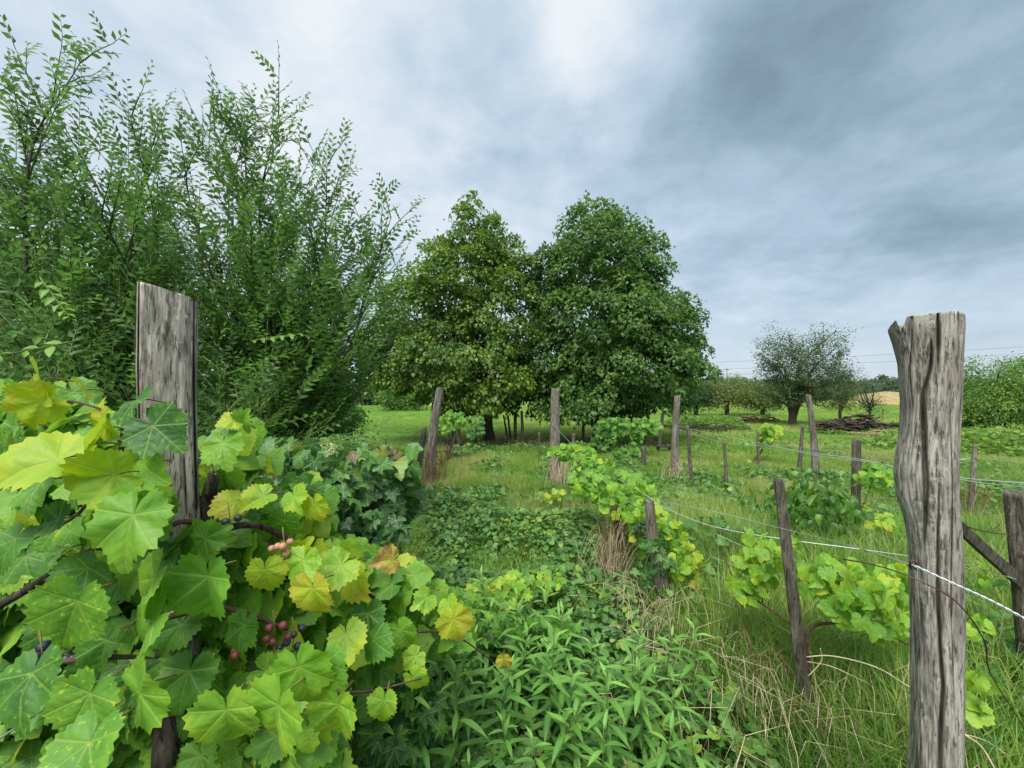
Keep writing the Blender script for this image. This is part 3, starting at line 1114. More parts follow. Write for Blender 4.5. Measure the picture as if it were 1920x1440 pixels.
post('fence_post', 'thick squared grey post with sloping sawn top rising out of the grapevine', .86,
     [(541, 258, 376), (600, 257, 376), (680, 256, 374), (760, 258, 373), (850, 264, 375), (920, 274, 377), (1000, 284, 380), (1200, 290, 384)],
     M['post'], 'thick near posts', 180, 150, .8, 4.5, .03,
     cracks=[[(541, 263, 2.5), (700, 261, 3), (900, 268, 2)], [(560, 366, 2), (700, 365, 4), (800, 367, 5), (960, 370, 5)], [(600, 318, 1), (680, 322, 2.2), (720, 322, 1)],
             [(830, 345, 1.5), (900, 348, 4), (960, 350, 3)], [(556, 300, 1), (600, 301, 1.6), (640, 300, 1)]],
     topfn=topL, seed=8, thick=.11)
tg = thing('leaf_scrap', 'tiny orange leaf scrap lying on the sawn top of the squared post', 'leaf', P(322, 549, .85))
leaf_objects('scrap', [simple_leaf(.4, .4, .2)], 'scrap', [tuple(P(322, 551, .84))], frames([(1, .2, .25)], [(0, -.5, .9)]), [.013], [0], flatmat('orange_scrap', (.55, .20, .08), (.5, .25, .1), 30), tg)


def stake(label, xt, yt, xb, yb, wt, wb, mat='stake', d=None, name='wooden_stake', group='thin stakes along the vine rows', sq=2.6, seed=None, bow=0.0, seg=16, rings=18, cat='stake', rough=.05, dl=0.0, jag=0.0):
    d = d or gd(yb)
    n = 6
    prof = []
    for i in range(n + 1):
        t = i / n
        x = xt + (xb - xt) * t + bow * math.sin(math.pi * t)
        w = wt + (wb - wt) * t
        prof.append((yt + (yb - yt) * t, x - w / 2, x + w / 2))
    sd = seed if seed is not None else R.uniform(0, 50)
    tf = None
    if jag:
        tf = lambda X: yt + jag * (noise.noise(Vector((X * .35, sd, 0))) + .5)
    return post(name, label, d, prof, M[mat], group, seg, rings, .85, sq, rough, seed=sd, cat=cat, dlean=dl, topfn=tf)


PG = 'tall weathered posts along the vine rows'
stake('slim square stake leaning left in front of the lime green young vine', 1459, 897, 1524, 1420, 21, 27, d=1.58, sq=5, seg=40, rings=60, rough=.03)
stake('short rotten post leaning left with wire tied to its top', 1217, 935, 1270, 1190, 17, 36, 'post2', 2.4, 'fence_post', PG, seg=48, rings=60, rough=.10, cat='post', bow=-10, jag=8)
stake('tall knobbly grey post standing straight at the end of the middle row', 1041, 727, 1040, 905, 15, 22, 'post2', None, 'fence_post', PG, cat='post', seg=36, rings=50, rough=.10, jag=5)
stake('thin grey stake next to the straight knobbly post', 1075, 812, 1077, 905, 7, 9)
stake('tall knobbly post leaning right at the end of the left row', 826, 724, 806, 915, 13, 23, 'post2', None, 'fence_post', PG, cat='post', seg=36, rings=50, rough=.12, bow=-5, jag=6)
stake('dark thin stake leaning right beside the overgrown vine', 796, 803, 762, 985, 10, 12, bow=3)
stake('crooked tall grey post left of two thin stakes on the meadow', 1270, 740, 1266, 905, 11, 16, 'post2', None, 'fence_post', PG, cat='post', seg=30, rings=40, rough=.12, bow=-2, jag=4)
stake('thin stake just right of the crooked grey post', 1289, 797, 1298, 924, 6, 8)
stake('short bent stake standing alone on the mown meadow', 1357, 828, 1361, 930, 6, 8, bow=2)
stake('faint thin stake with a small leafy vine beside it', 1421, 808, 1422, 882, 5, 6)
stake('thin stake leaning right by the tall leaning grey post', 1505, 796, 1498, 890, 6, 10)
stake('tall grey post leaning left in front of the forked fruit tree', 1515, 738, 1530, 905, 10, 17, 'post2', None, 'fence_post', PG, cat='post', seg=30, rings=40, rough=.12, bow=3, jag=5)
stake('blunt dark post standing upright among broad bright leaves', 1606, 822, 1604, 1012, 18, 20, 'stake', 3.95, 'fence_post', PG, cat='post', seg=30, rings=40, rough=.05)
stake('thin grey post leaning right beyond the split near post', 1829, 833, 1817, 985, 10, 15, 'post2', 4.3, 'fence_post', PG, cat='post', seg=24, rings=30, rough=.1)
stake('broad flat-topped dark post at the right edge behind the wires', 1902, 923, 1935, 1200, 46, 62, 'stake', 1.75, 'fence_post', PG, cat='post', seg=60, rings=60, rough=.05, sq=3.6)
stake('small dark stake in front of the right linden branch', 1243, 774, 1236, 843, 6, 7)
stake('short dark stake under the right linden beside the small bench', 1213, 762, 1220, 838, 6, 7)
stake('dark stake in the shade under the right linden trunk', 1184, 782, 1184, 838, 4, 5)
stake('second dark stake leaning by the one under the right linden', 1094, 788, 1093, 832, 5, 6)
stake('thin stake in shade between the two linden trunks, leftmost of four', 952, 778, 958, 826, 4, 4)
stake('dark straight stake between the two linden trunks', 966, 772, 966, 830, 6, 6)
stake('pale stake right of the dark straight one between the lindens', 978, 770, 981, 832, 5, 6, 'post2')
stake('thin stake leaning left, rightmost of four between the lindens', 944, 778, 951, 818, 3, 4)
stake('low thin stake in the grass aisle before the lindens', 1011, 811, 1011, 858, 4, 4)
stake('low thin dark stake behind the left row near its tall post', 840, 790, 837, 868, 5, 5)
stake('dark stake of the left row standing nearer the linden trunk', 861, 780, 860, 838, 6, 6)
stake('thin stake of the left row between tall post and linden', 850, 800, 849, 850, 4, 5)
stake('thin dark stake in the vines right of the linden trunk', 1206, 838, 1208, 880, 9, 9)
stake('stub of a dark stake behind the straight knobbly post', 1032, 850, 1034, 902, 6, 7)
for k, (x, y, yb, lb) in enumerate(((1128, 745, 775, 'hidden far stake'),)):
    pass

# sloping brace board behind the split post
a, b = P(1806, 995, 1.5), P(1908, 1086, 1.72)
br = thing('brace_board', 'grey sloping brace board running from the split post to the broad dark post', 'board', (b.x, b.y, b.z))
ax = (b - a).normalized()
up = ax.cross(Vector((0, 1, 0))).normalized()
V = []
for q, w in ((a - ax * .12, .017), (a.lerp(b, .5), .02), (b + ax * .05, .024)):
    for su, sd in ((1, -1), (1, 1), (-1, 1), (-1, -1)):
        V.append(q + up * w * su * R.uniform(.92, 1.08) + Vector((0, .012 * sd, 0)))
Fc = [(0, 1, 2, 3), (8, 11, 10, 9)] + [(j * 4 + i, j * 4 + 4 + i, j * 4 + 4 + (i + 1) % 4, j * 4 + (i + 1) % 4) for j in range(2) for i in range(4)]
link('timber', mesh('timber', V, Fc, False), M['stake'], br)

# small bench under the right linden
bb = P(1245, 832, gd(850))
bn = thing('low_bench', 'small dark low bench board standing in the grass by the right linden', 'bench', (bb.x, bb.y, 0))


def box(name, c, s, mat, parent, rz=0.0, rx=0.0, ry=0.0, jit=0.0):
    V = [Vector((sx * s[0] / 2, sy * s[1] / 2, sz * s[2] / 2)) for sx in (-1, 1) for sy in (-1, 1) for sz in (-1, 1)]
    V = [v + Vector([R.uniform(-jit, jit) for _ in range(3)]) for v in V]
    Mx = Matrix.Rotation(rz, 3, 'Z') @ Matrix.Rotation(ry, 3, 'Y') @ Matrix.Rotation(rx, 3, 'X')
    V = [Mx @ v + Vector(c) for v in V]
    return link(name, mesh(name, V, [(0, 1, 3, 2), (4, 6, 7, 5), (0, 4, 5, 1), (2, 3, 7, 6), (0, 2, 6, 4), (1, 5, 7, 3)], False), mat, parent)


box('seat', (bb.x, bb.y, .17), (.38, .16, .035), M['log'], bn)
box('leg', (bb.x - .14, bb.y, .076), (.035, .13, .15), M['log'], bn)
box('leg', (bb.x + .14, bb.y, .076), (.035, .13, .15), M['log'], bn)


# ------------------------------------------------------------------ wood piles
def pile(name, label, px, py, w, h, n, mat, group=None, ln=(.5, 1.3), rad=(.02, .06), part='log', d=None, flat=False):
    d = d or gd(py)
    c = P(px, HY, d)
    t = thing(name, label, 'pile', (c.x, c.y, 0))
    for i in range(n):
        u = R.uniform(-1, 1)
        z = R.uniform(.03, 1) * h * (1 - .7 * u * u) * (1 - .3 * R.random())
        q = Vector((c.x + u * w / 2, c.y + R.uniform(-.35, .35), z))
        a = R.uniform(-.5, .5) if not flat else R.uniform(-.35, .25)
        L = R.uniform(*ln) / 2
        dr = Vector((math.cos(a) * R.choice((-1, 1)), R.uniform(-.7, .7), math.sin(a) * .45)).normalized() * L
        if q.z - abs(dr.z) < .01:
            q.z = abs(dr.z) + .03
        r = R.uniform(*rad)
        if part == 'plank':
            box('plank', q, (L * 2, .09, .022), mat, t, rz=math.atan2(dr.y, dr.x), ry=-R.uniform(-.12, .12))
        else:
            tubes(part, [(smooth_line([q - dr, q + Vector((R.gauss(0, .04), 0, R.gauss(0, .04))), q + dr], 3), r, r * R.uniform(.4, .9))], mat, t, 6)
    return t


pile('brush_pile', 'dark pile of old prunings under the fruit trees', 1605, 812, 1.4, .72, 110, M['log'], part='stick', rad=(.012, .05))
pile('brush_pile', 'smaller dark heap of prunings left of the main brush pile', 1548, 812, .7, .5, 40, M['log'], part='stick', ln=(.3, .8), rad=(.01, .04))
pile('brush_pile', 'thin dark heap of sticks reaching toward the split post', 1662, 806, 1.3, .34, 40, M['log'], part='stick', rad=(.01, .035))
pile('brush_pile', 'grey brown brush heap at the foot of the low fruit trees', 1408, 795, 2.0, .5, 60, M['twig'], part='stick', rad=(.01, .03), ln=(.6, 1.4))
pile('plank_pile', 'low heap of reddish broken planks in front of the brush pile', 1662, 826, 1.3, .42, 26, M['plank'], part='plank', ln=(.4, 1.0), flat=True)
pile('brush_pile', 'dark woody debris among yellow green weeds beside the right linden', 1318, 812, 2.0, .45, 60, M['log'], part='stick', rad=(.01, .03))


# ------------------------------------------------------------------ undergrowth masses
def mass(name, label, n, xr, yr, hfun, temps, size, lv, mat, tilt=.45, cat='plants', cond=None, patchy=None):
    x = rng.uniform(*xr, n)
    y = rng.uniform(*yr, n)
    keep = np.ones(n, bool)
    if cond:
        keep = np.array([cond(a, b) for a, b in zip(x, y)])
    x, y = x[keep], y[keep]
    n = len(x)
    hh = np.array([hfun(a, b) for a, b in zip(x, y)])
    z = hh * rng.uniform(.15, 1, n) ** .55
    ok = hh > .02
    x, y, z = x[ok], y[ok], z[ok]
    n = len(x)
    pos = np.stack([x, y, z], 1)
    nrm = np.array((0, -.25, .9)) + rng.normal(size=(n, 3)) * tilt
    th = rng.uniform(0, 6.283, n)
    ax = np.stack([np.cos(th), np.sin(th), rng.normal(-.2, .3, n)], 1)
    L = np.clip(lv[0] + rng.normal(0, lv[1], n) + np.array([.22 * noise.noise(Vector((a * 1.7, b * 1.7, 3))) for a, b in zip(x, y)]), 0, .99)
    o = scatter(name, temps, pos, frames(ax, nrm), rng.uniform(*size, n), L, mat)
    return tag(o, label, cat)


def hcover(x, y):
    e = min(1, max(0, (x + 1.25) / .3)) * min(1, max(0, (1.25 - x) / .35)) * min(1, max(0, (6.4 - y) / 1.6))
    e *= max(0, min(1, 1.1 + 1.6 * noise.noise(Vector((x * 1.1, y * 1.1, 6))) - max(0, y - 3.6) * .4))
    return e * (.20 + .16 * noise.noise(Vector((x * 1.4, y * 1.4, 0))) + .09 * noise.noise(Vector((x * 5, y * 5, 2))))


mass('ground_cover', 'low creeping plants with small lobed leaves filling the aisle', 21000, (-1.5, 1.35), (1.1, 6.4), hcover, C_LO, (.018, .050), (.60, .20), M['cover_a'], .42)


def haisle(x, y):
    return max(0, .10 + .34 * noise.noise(Vector((x * 1.5, y * .9, 14))))


mass('undergrowth', 'patchy broad leaved weeds in the grass aisle before the lindens', 5200, (-1.6, 2.6), (4.4, 10.5), haisle, C_LO + ELM_L[:2], (.03, .075), (.55, .2), M['cover_a'], .5)
mass('undergrowth', 'low broad leaved weeds scattered over the mown meadow on the right', 2600, (2.4, 9.5), (5.0, 12.5), haisle, C_LO + ELM_L[:2], (.03, .08), (.62, .2), M['cover_a'], .5)


def hright(x, y):
    p = noise.noise(Vector((x * .9 + 9, y * .9, 4)))
    return max(0, (.22 + .5 * p)) * (1 if y < 4 else .7)


mass('undergrowth', 'bramble and weed leaves growing among the long grass on the right', 9000, (.9, 6.5), (1.0, 6.5), hright, C_LO + LANCE_T[:3], (.03, .07), (.55, .18), M['cover_a'], .5)


def hleft(x, y):
    return .75 + .4 * noise.noise(Vector((x * .8, y * .8, 1)))


mass('shrubbery', 'dark tangled leafy growth under the tall shrubs on the left', 16000, (-5.5, -1.15), (1.7, 6.0), hleft, [simple_leaf(.26, .3, .2), simple_leaf(.24, .1, .1)], (.045, .08), (.28, .16), M['elm_a'], .6,
     cond=lambda x, y: x < -.95 - .22 * (y - .5) + (0.0 if y > 1.5 else 1))


def hm(cx, cy, rx, ry, h):
    return lambda x, y: h * max(0, 1 - ((x - cx) / rx) ** 2 - ((y - cy) / ry) ** 2) ** .5 * (.8 + .5 * noise.noise(Vector((x * 1.2, y * 1.2, 8))))


c = P(1320, HY, 15.0)
mass('weed_thicket', 'mound of yellow green weeds beside the right linden', 4200, (c.x - 1.8, c.x + 1.7), (13.8, 16.5), hm(c.x, 15, 1.7, 1.3, .75), NARROW_T, (.07, .14), (.6, .22), M['light'], .6)
c = P(1880, HY, 9.0)
mass('weed_thicket', 'tangled yellow green growth in front of the thicket', 9000, (c.x - 2.2, c.x + 4), (7.6, 11.5), hm(c.x + 1.0, 9.8, 3.2, 2.0, .75), TREE_T + NARROW_T, (.06, .13), (.68, .25), M['light'], .6)
c = P(1600, HY, 14.5)
mass('weed_thicket', 'low weeds growing round the brush pile', 2600, (c.x - 2, c.x + 2.4), (13.2, 14.6), hm(c.x, 14, 2.3, .9, .3), NARROW_T, (.06, .12), (.6, .22), M['light'], .6)


# ------------------------------------------------------------------ tall shrubs on the left
def shrub(name, label, base, tips, nlimit, shoots, lvmean, seed, leaf=.06, side_len=(.5, 1.0), col='elm', group='tall shrubs on the left', dens=1.0, up=.75, twig=.011, spacing=.15):
    rr = random.Random(seed)
    t = thing(name, label, 'shrub', base, group)
    PO, AX, NR, SZ, LV = [], [], [], [], []
    twigs = []

    def leafy(p0, dirv, L, step, lmean, sz, bk=1.0):
        # arching shoot with two ranks of leaves
        dirv = dirv.normalized()
        side = dirv.cross(Vector((rr.gauss(0, .5), rr.gauss(0, .5) - .3, 1))).normalized()
        n = max(3, int(L / step))
        pts = []
        p = p0.copy()
        dv = dirv.copy()
        bend = Vector((rr.gauss(0, .25) * bk, rr.gauss(0, .25) * bk, rr.uniform(-.2, .55)))
        for i in range(n + 1):
            pts.append(p.copy())
            tt = i / n
            dv = (dirv + bend * tt * .6).normalized()
            if tt > .06:
                s = 1 if i % 2 else -1
                nn = dv.cross(side) * 1.0
                if nn.z < 0:
                    nn = -nn
                ax = dv * .75 + side * s * .75 + Vector((0, 0, -.12))
                PO.append(tuple(p)); AX.append(tuple(ax)); NR.append((nn.x + rr.gauss(0, .25), nn.y + rr.gauss(0, .25) - .1, nn.z + .25))
                SZ.append(sz * (1.05 - .45 * tt ** 2) * rr.uniform(.8, 1.15))
                LV.append(min(.98, max(0, lmean + .16 * tt + rr.gauss(0, .07))))
            p = p + dv * (L / n)
        twigs.append((pts[::2] if len(pts) > 6 else pts, .0028, .0010))

    for (tp, r0) in tips:
        tp = Vector(tp) - Vector((0, 0, .24))
        b = Vector(base) + Vector((rr.gauss(0, .12), rr.gauss(0, .15), -.05))
        L = (tp - b).length
        m1 = b.lerp(tp, .33) + Vector((rr.gauss(0, .06) * L * .5, rr.gauss(0, .05) * L, .10 * L))
        m2 = b.lerp(tp, .7) + Vector((rr.gauss(0, .03) * L, rr.gauss(0, .04) * L, .06 * L))
        line = smooth_line([b, m1, m2, tp], 8)
        tubes('stem', [(line, r0 * .8, .003)], M['bark'], t, 6)
        nl = len(line)
        acc = 0
        for i in range(1, nl):
            seg = line[i] - line[i - 1]
            acc += seg.length
            tt = i / nl
            while acc > spacing:
                acc -= spacing
                if tt < .22:
                    continue
                dv = seg.normalized()
                a = rr.uniform(0, 6.28)
                o = Vector((math.cos(a), math.sin(a) * .8, 0))
                sd = (dv * up + o * .8 + Vector((0, 0, .35))).normalized()
                SL = rr.uniform(*side_len) * (1.12 - tt * .85)
                p0 = line[i]
                e = p0 + sd * SL + Vector((0, 0, .08 * SL))
                ns = max(2, int(SL / .13 * dens))
                for k in range(ns):
                    q = p0.lerp(e, (k + .6) / ns)
                    a2 = rr.uniform(0, 6.28)
                    dr = (sd * .8 + Vector((math.cos(a2), math.sin(a2), rr.uniform(-.2, .7))) * .8)
                    leafy(q, dr, rr.uniform(.15, .38) * (1.1 - .5 * tt), .0215, lvmean + rr.gauss(0, .10), leaf)
                leafy(e, sd + Vector((0, 0, .35)), rr.uniform(.25, .5) * (1.15 - .7 * tt), .028, lvmean + .05, leaf)
                twigs.append(([p0, p0.lerp(e, .5) + Vector((0, 0, .02)), e], .006, .0028))
        # long leading shoot at the tip
        dv = (line[-1] - line[-3]).normalized()
        leafy(tp - dv * .45, (dv + Vector((0, 0, .8))).normalized(), .62, .028, lvmean + .05, leaf * .92, .25)
    for (p0, p1, lm, sz) in shoots:
        p0, p1 = Vector(p0), Vector(p1)
        leafy(p0, (p1 - p0), (p1 - p0).length, .026, lm, sz)
    tubes('twigs', twigs, M['stem_g'], t, 3, 'stuff')
    PO = np.array(PO)
    SZ = np.array(SZ)
    dist = np.linalg.norm(PO - np.array((0, 0, H)), axis=1)
    vis = SZ / dist
    px = CX + F * PO[:, 0] / np.maximum(PO[:, 1], .05)
    vis = np.where((px < -20) | (PO[:, 1] < .1), 0, vis)
    order = np.argsort(-vis)
    near, rest = order[:nlimit], order[nlimit:]
    rot = frames(np.array(AX), np.array(NR))
    LV = np.array(LV)
    leaf_objects('leaf', ELM_T, 'elm', PO[near], rot[near], SZ[near], LV[near], M[col + '_o'], t)
    scatter('foliage', ELM_L, PO[rest], rot[rest], SZ[rest], LV[rest], M[col + '_a'], t)
    print('shrub leaves', len(PO))
    return t


b1 = (-3.1, 3.3, 0)
shrub('tall_shrub', 'tall dark green shrub at the left edge with the highest leafy shoot', b1,
      [(P(150, 60, 3.0), .022), (P(35, 170, 2.7), .020), (P(108, 160, 3.3), .018), (P(245, 165, 3.1), .022), (P(285, 215, 2.9), .018), (P(-80, 210, 3.0), .02), (P(190, 330, 2.4), .016),
       (P(-40, 400, 2.3), .016), (P(60, 330, 3.8), .02), (P(240, 360, 3.9), .02), (P(-150, 260, 3.4), .02), (P(90, 480, 2.1), .014), (P(150, 300, 3.0), .016), (P(60, 420, 2.9), .016), (P(200, 420, 3.2), .016), (P(290, 330, 3.4), .016), (P(0, 280, 3.0), .016), (P(140, 500, 2.5), .014), (P(250, 500, 2.8), .014)], 260, [(P(147, 300, 2.95), P(150, 74, 2.85), .5, .055), (P(240, 320, 3.0), P(247, 155, 2.95), .5, .055), (P(270, 330, 2.9), P(285, 200, 2.9), .5, .05), (P(30, 300, 2.8), P(32, 155, 2.8), .5, .055), (P(110, 300, 3.0), P(112, 150, 3.0), .45, .055), (P(70, 300, 2.7), P(0, 165, 2.6), .5, .05), (P(185, 300, 2.9), P(196, 190, 2.9), .5, .05)], .40, 5, leaf=.066, spacing=.115, dens=1.5)
b2 = (-1.95, 3.45, 0)
shrub('tall_shrub', 'tall dark green shrub behind the squared post, right of the highest shoot', b2,
      [(P(392, 168, 3.1), .024), (P(458, 158, 3.3), .020), (P(522, 165, 3.2), .022), (P(613, 257, 3.2), .022), (P(345, 270, 2.8), .018), (P(575, 330, 2.9), .018), (P(648, 395, 3.5), .018),
       (P(733, 358, 3.4), .022), (P(690, 450, 3.0), .016), (P(450, 380, 2.6), .016), (P(620, 570, 3.1), .016), (P(500, 430, 4.0), .02), (P(300, 420, 3.4), .018), (P(680, 480, 3.5), .016), (P(560, 660, 2.9), .014), (P(430, 290, 3.5), .016), (P(520, 300, 3.6), .016), (P(400, 420, 3.2), .016), (P(560, 450, 3.2), .016), (P(620, 500, 3.4), .016), (P(480, 520, 2.9), .014), (P(390, 530, 2.8), .014), (P(580, 560, 3.0), .014), (P(590, 600, 3.6), .014)],
      260, [(P(390, 330, 3.0), P(396, 163, 2.95), .5, .058), (P(350, 330, 2.9), P(352, 222, 2.9), .5, .05), (P(452, 320, 3.2), P(462, 157, 3.1), .5, .06), (P(515, 320, 3.1), P(524, 160, 3.05), .5, .06), (P(420, 320, 3.1), P(432, 205, 3.0), .5, .055), (P(560, 330, 3.1), P(570, 232, 3.0), .5, .055), (P(575, 350, 3.1), P(616, 255, 3.0), .55, .06), (P(600, 420, 3.1), P(650, 380, 3.1), .5, .055), (P(690, 520, 3.2), P(735, 355, 3.2), .5, .06), (P(690, 520, 3.2), P(700, 400, 3.2), .5, .055), (P(700, 560, 3.1), P(775, 500, 3.1), .5, .055), (P(680, 600, 3.1), P(760, 560, 3.1), .45, .05)], .42, 6, leaf=.064, spacing=.115, dens=1.5)
b3 = (-2.0, 2.2, 0)
shrub('tall_shrub', 'lower shrub with dull rounded leaves filling the space beside the squared post', b3,
      [(P(40, 560, 1.9), .012), (P(150, 590, 1.9), .012), (P(240, 640, 2.0), .012), (P(-60, 600, 1.8), .012), (P(430, 600, 2.2), .012), (P(500, 680, 2.2), .012), (P(560, 760, 2.3), .012), (P(600, 800, 2.6), .012), (P(100, 660, 1.7), .01), (P(420, 700, 2.0), .01)],
      300, [(P(75, 520, 1.25), P(150, 625, 1.15), .86, .040), (P(140, 640, 1.2), P(0, 668, 1.05), .84, .048), (P(110, 640, 1.25), P(0, 625, 1.1), .6, .042), (P(505, 800, 1.9), P(620, 770, 1.9), .7, .05),
            (P(470, 640, 1.9), P(560, 620, 1.8), .8, .05), (P(430, 700, 1.9), P(560, 655, 1.8), .72, .05), (P(640, 840, 2.4), P(735, 780, 2.4), .45, .055), (P(600, 820, 2.4), P(720, 830, 2.4), .45, .055)],
      .30, 7, leaf=.05, side_len=(.35, .7), spacing=.13, dens=1.1)
tree('backing_tree', 'dark dense tree standing behind the two tall shrubs', 'tree', 7.0, 420, [(330, 700, 150, 90), (470, 680, 120, 80), (180, 660, 160, 130), (540, 735, 50, 45), (0, 650, 160, 160), (-150, 620, 150, 200)], .075, M['dark'], 1100, 26, .2, trunk_r=.08, limbs=6, shell=.5)
tree('backing_tree', 'mid green bushy tree at the meadow edge below the tall shrub', 'tree', 9.5, 605, [(590, 735, 40, 36), (600, 765, 50, 34), (640, 775, 30, 24)], .08, M['light'], 420, 24, .17, trunk_r=.06, limbs=5, shell=.5, lvs=(.15, .2))


# ------------------------------------------------------------------ vines
def in_poly(x, y, poly):
    c = False
    j = len(poly) - 1
    for i in range(len(poly)):
        xi, yi = poly[i]
        xj, yj = poly[j]
        if (yi > y) != (yj > y) and x < (xj - xi) * (y - yi) / (yj - yi) + xi:
            c = not c
        j = i
    return c


def face_cam_frame(j, tpt, px, s, d, roll, lean_sign=-1):
    """leaf with junction pixel j, tip pixel t: axis and normal in the scene"""
    L = s
    ax2 = Vector(((tpt[0] - j[0]) / F * d, 0, -(tpt[1] - j[1]) / F * d))
    l2 = ax2.length
    dep = math.sqrt(max(0, L * L - l2 * l2))
    ax = (ax2 + Vector((0, lean_sign * dep, 0))).normalized()
    n = Vector((0, -1, .25))
    n = (n - ax * n.dot(ax)).normalized()
    n = Matrix.Rotation(math.radians(roll), 3, ax) @ n
    return ax, n


HERO = [  # junction x,y  tip x,y  width px  value  depth  roll
    (251, 965, 251, 1058, 150, .50, .60, 4), (80, 752, 25, 778, 96, .73, .66, -40), (75, 712, 120, 760, 105, .70, .68, 30), (255, 752, 272, 788, 86, .22, .66, 10),
    (287, 798, 343, 846, 108, .20, .64, -14), (25, 800, 22, 868, 92, .48, .64, 15), (200, 800, 180, 752, 78, .75, .69, -20), (170, 835, 205, 850, 118, .70, .66, 20),
    (110, 862, 38, 878, 150, .70, .62, 30), (215, 890, 140, 905, 122, .64, .62, -35), (270, 868, 325, 892, 112, .52, .66, 20), (78, 905, 90, 945, 88, .42, .66, 0),
    (145, 1126, 106, 1226, 138, .46, .60, -6), (290, 1085, 228, 1182, 96, .56, .64, 28), (392, 1080, 388, 1190, 124, .42, .66, 0), (290, 1165, 212, 1250, 90, .48, .62, 30),
    (60, 1262, 88, 1330, 138, .28, .58, 8), (170, 1300, 140, 1376, 124, .46, .57, 0), (262, 1300, 345, 1282, 136, .52, .57, 10), (168, 1392, 176, 1460, 150, .44, .52, 4),
    (425, 1330, 432, 1440, 108, .58, .56, 0), (522, 1322, 488, 1440, 116, .58, .55, 12), (560, 1250, 582, 1335, 116, .52, .60, -8), (612, 1242, 640, 1285, 86, .44, .62, 20),
    (588, 1102, 598, 1184, 68, .80, .72, 10), (497, 1068, 500, 1120, 76, .70, .76, -10), (570, 1050, 560, 1098, 80, .60, .78, 10), (440, 940, 418, 948, 62, .78, .84, 0),
    (495, 930, 470, 940, 62, .66, .84, 20), (550, 930, 572, 950, 58, .60, .86, 0), (590, 945, 600, 985, 60, .72, .86, 20), (420, 830, 440, 872, 80, .52, .84, -10),
    (455, 795, 470, 772, 52, .46, .86, 20), (440, 788, 420, 792, 44, .74, .86, 20), (355, 1258, 352, 1320, 104, .34, .68, 0), (458, 1172, 452, 1222, 80, .34, .74, 10),
    (340, 1170, 330, 1205, 76, .34, .76, 0), (165, 1065, 150, 1090, 90, .34, .70, -20), (200, 1200, 190, 1260, 92, .34, .68, 10), (30, 1010, 20, 1060, 92, .34, .66, 10),
    (110, 975, 60, 985, 70, .26, .68, 20), (112, 1035, 115, 1050, 40, .34, .66, 0), (635, 1320, 628, 1410, 84, .58, .62, 10), (720, 1312, 715, 1350, 60, .60, .72, 0),
    (775, 1270, 800, 1300, 48, .62, .80, 20), (850, 1160, 868, 1222, 54, .78, .95, 0), (800, 1120, 780, 1128, 48, .58, 1.0, 0), (840, 1130, 850, 1140, 46, .62, 1.0, 10),
    (735, 1048, 715, 1040, 56, .90, 1.0, 20), (665, 1085, 690, 1110, 74, .76, .92, 10), (640, 1060, 610, 1078, 84, .62, .86, 10), (690, 1150, 700, 1190, 72, .28, .92, 10),
    (780, 1230, 760, 1250, 46, .62, .9, 10), (945, 1235, 950, 1258, 32, .86, 1.3, 20), (560, 1035, 585, 1010, 70, .68, .84, 10), (650, 1190, 672, 1225, 76, .66, .82, -10),
    (700, 1200, 735, 1205, 70, .34, .86, 0), (750, 1180, 770, 1215, 60, .50, .95, 0), (325, 1100, 355, 1070, 62, .50, .74, 0), (385, 1010, 430, 985, 60, .40, .76, 0),
    (130, 790, 190, 745, 80, .60, .70, -50), (160, 730, 170, 722, 50, .72, .7, 30), (200, 1040, 245, 1080, 60, .56, .66, 40), (30, 930, 60, 960, 84, .50, .66, -20)]

vine = thing('grapevine', 'large lime green grapevine overgrowing the squared post with big toothed leaves', 'grapevine', (-.62, .85, 0))
pos, AX, NR, SZ, LV = [], [], [], [], []
canes = []
for (jx, jy, tx, ty, w, v, d, roll) in HERO:
    s = w / 1.36 * d / F * .93
    l2 = math.hypot(tx - jx, ty - jy) * d / F
    if l2 > s:
        s = .5 * (s + l2)
    ax, n = face_cam_frame((jx, jy), (tx, ty), None, s, d, roll + R.gauss(0, 6))
    p = P(jx, jy, d)
    pos.append(tuple(p)); AX.append(tuple(ax)); NR.append(tuple(n)); SZ.append(s); LV.append(v + .02)
    # petiole running back into the plant
    q = p - ax * s * .16 + Vector((R.gauss(0, .01), .05, -.01))
    canes.append((smooth_line([p + Vector((0, .002, 0)), p - ax * s * .08 + Vector((0, .02, 0)), q], 3), .0012, .0017))
nh = len(pos)


def dvine(px, py):
    """distance of the vine's leafy face behind each photo pixel"""
    d = .74 + max(0, px - 330) / 1000 * .9 + max(0, 1000 - py) / 1000 * .55
    if px > 560 and py < 1000:
        d += (px - 560) / 200 * .5
    return d


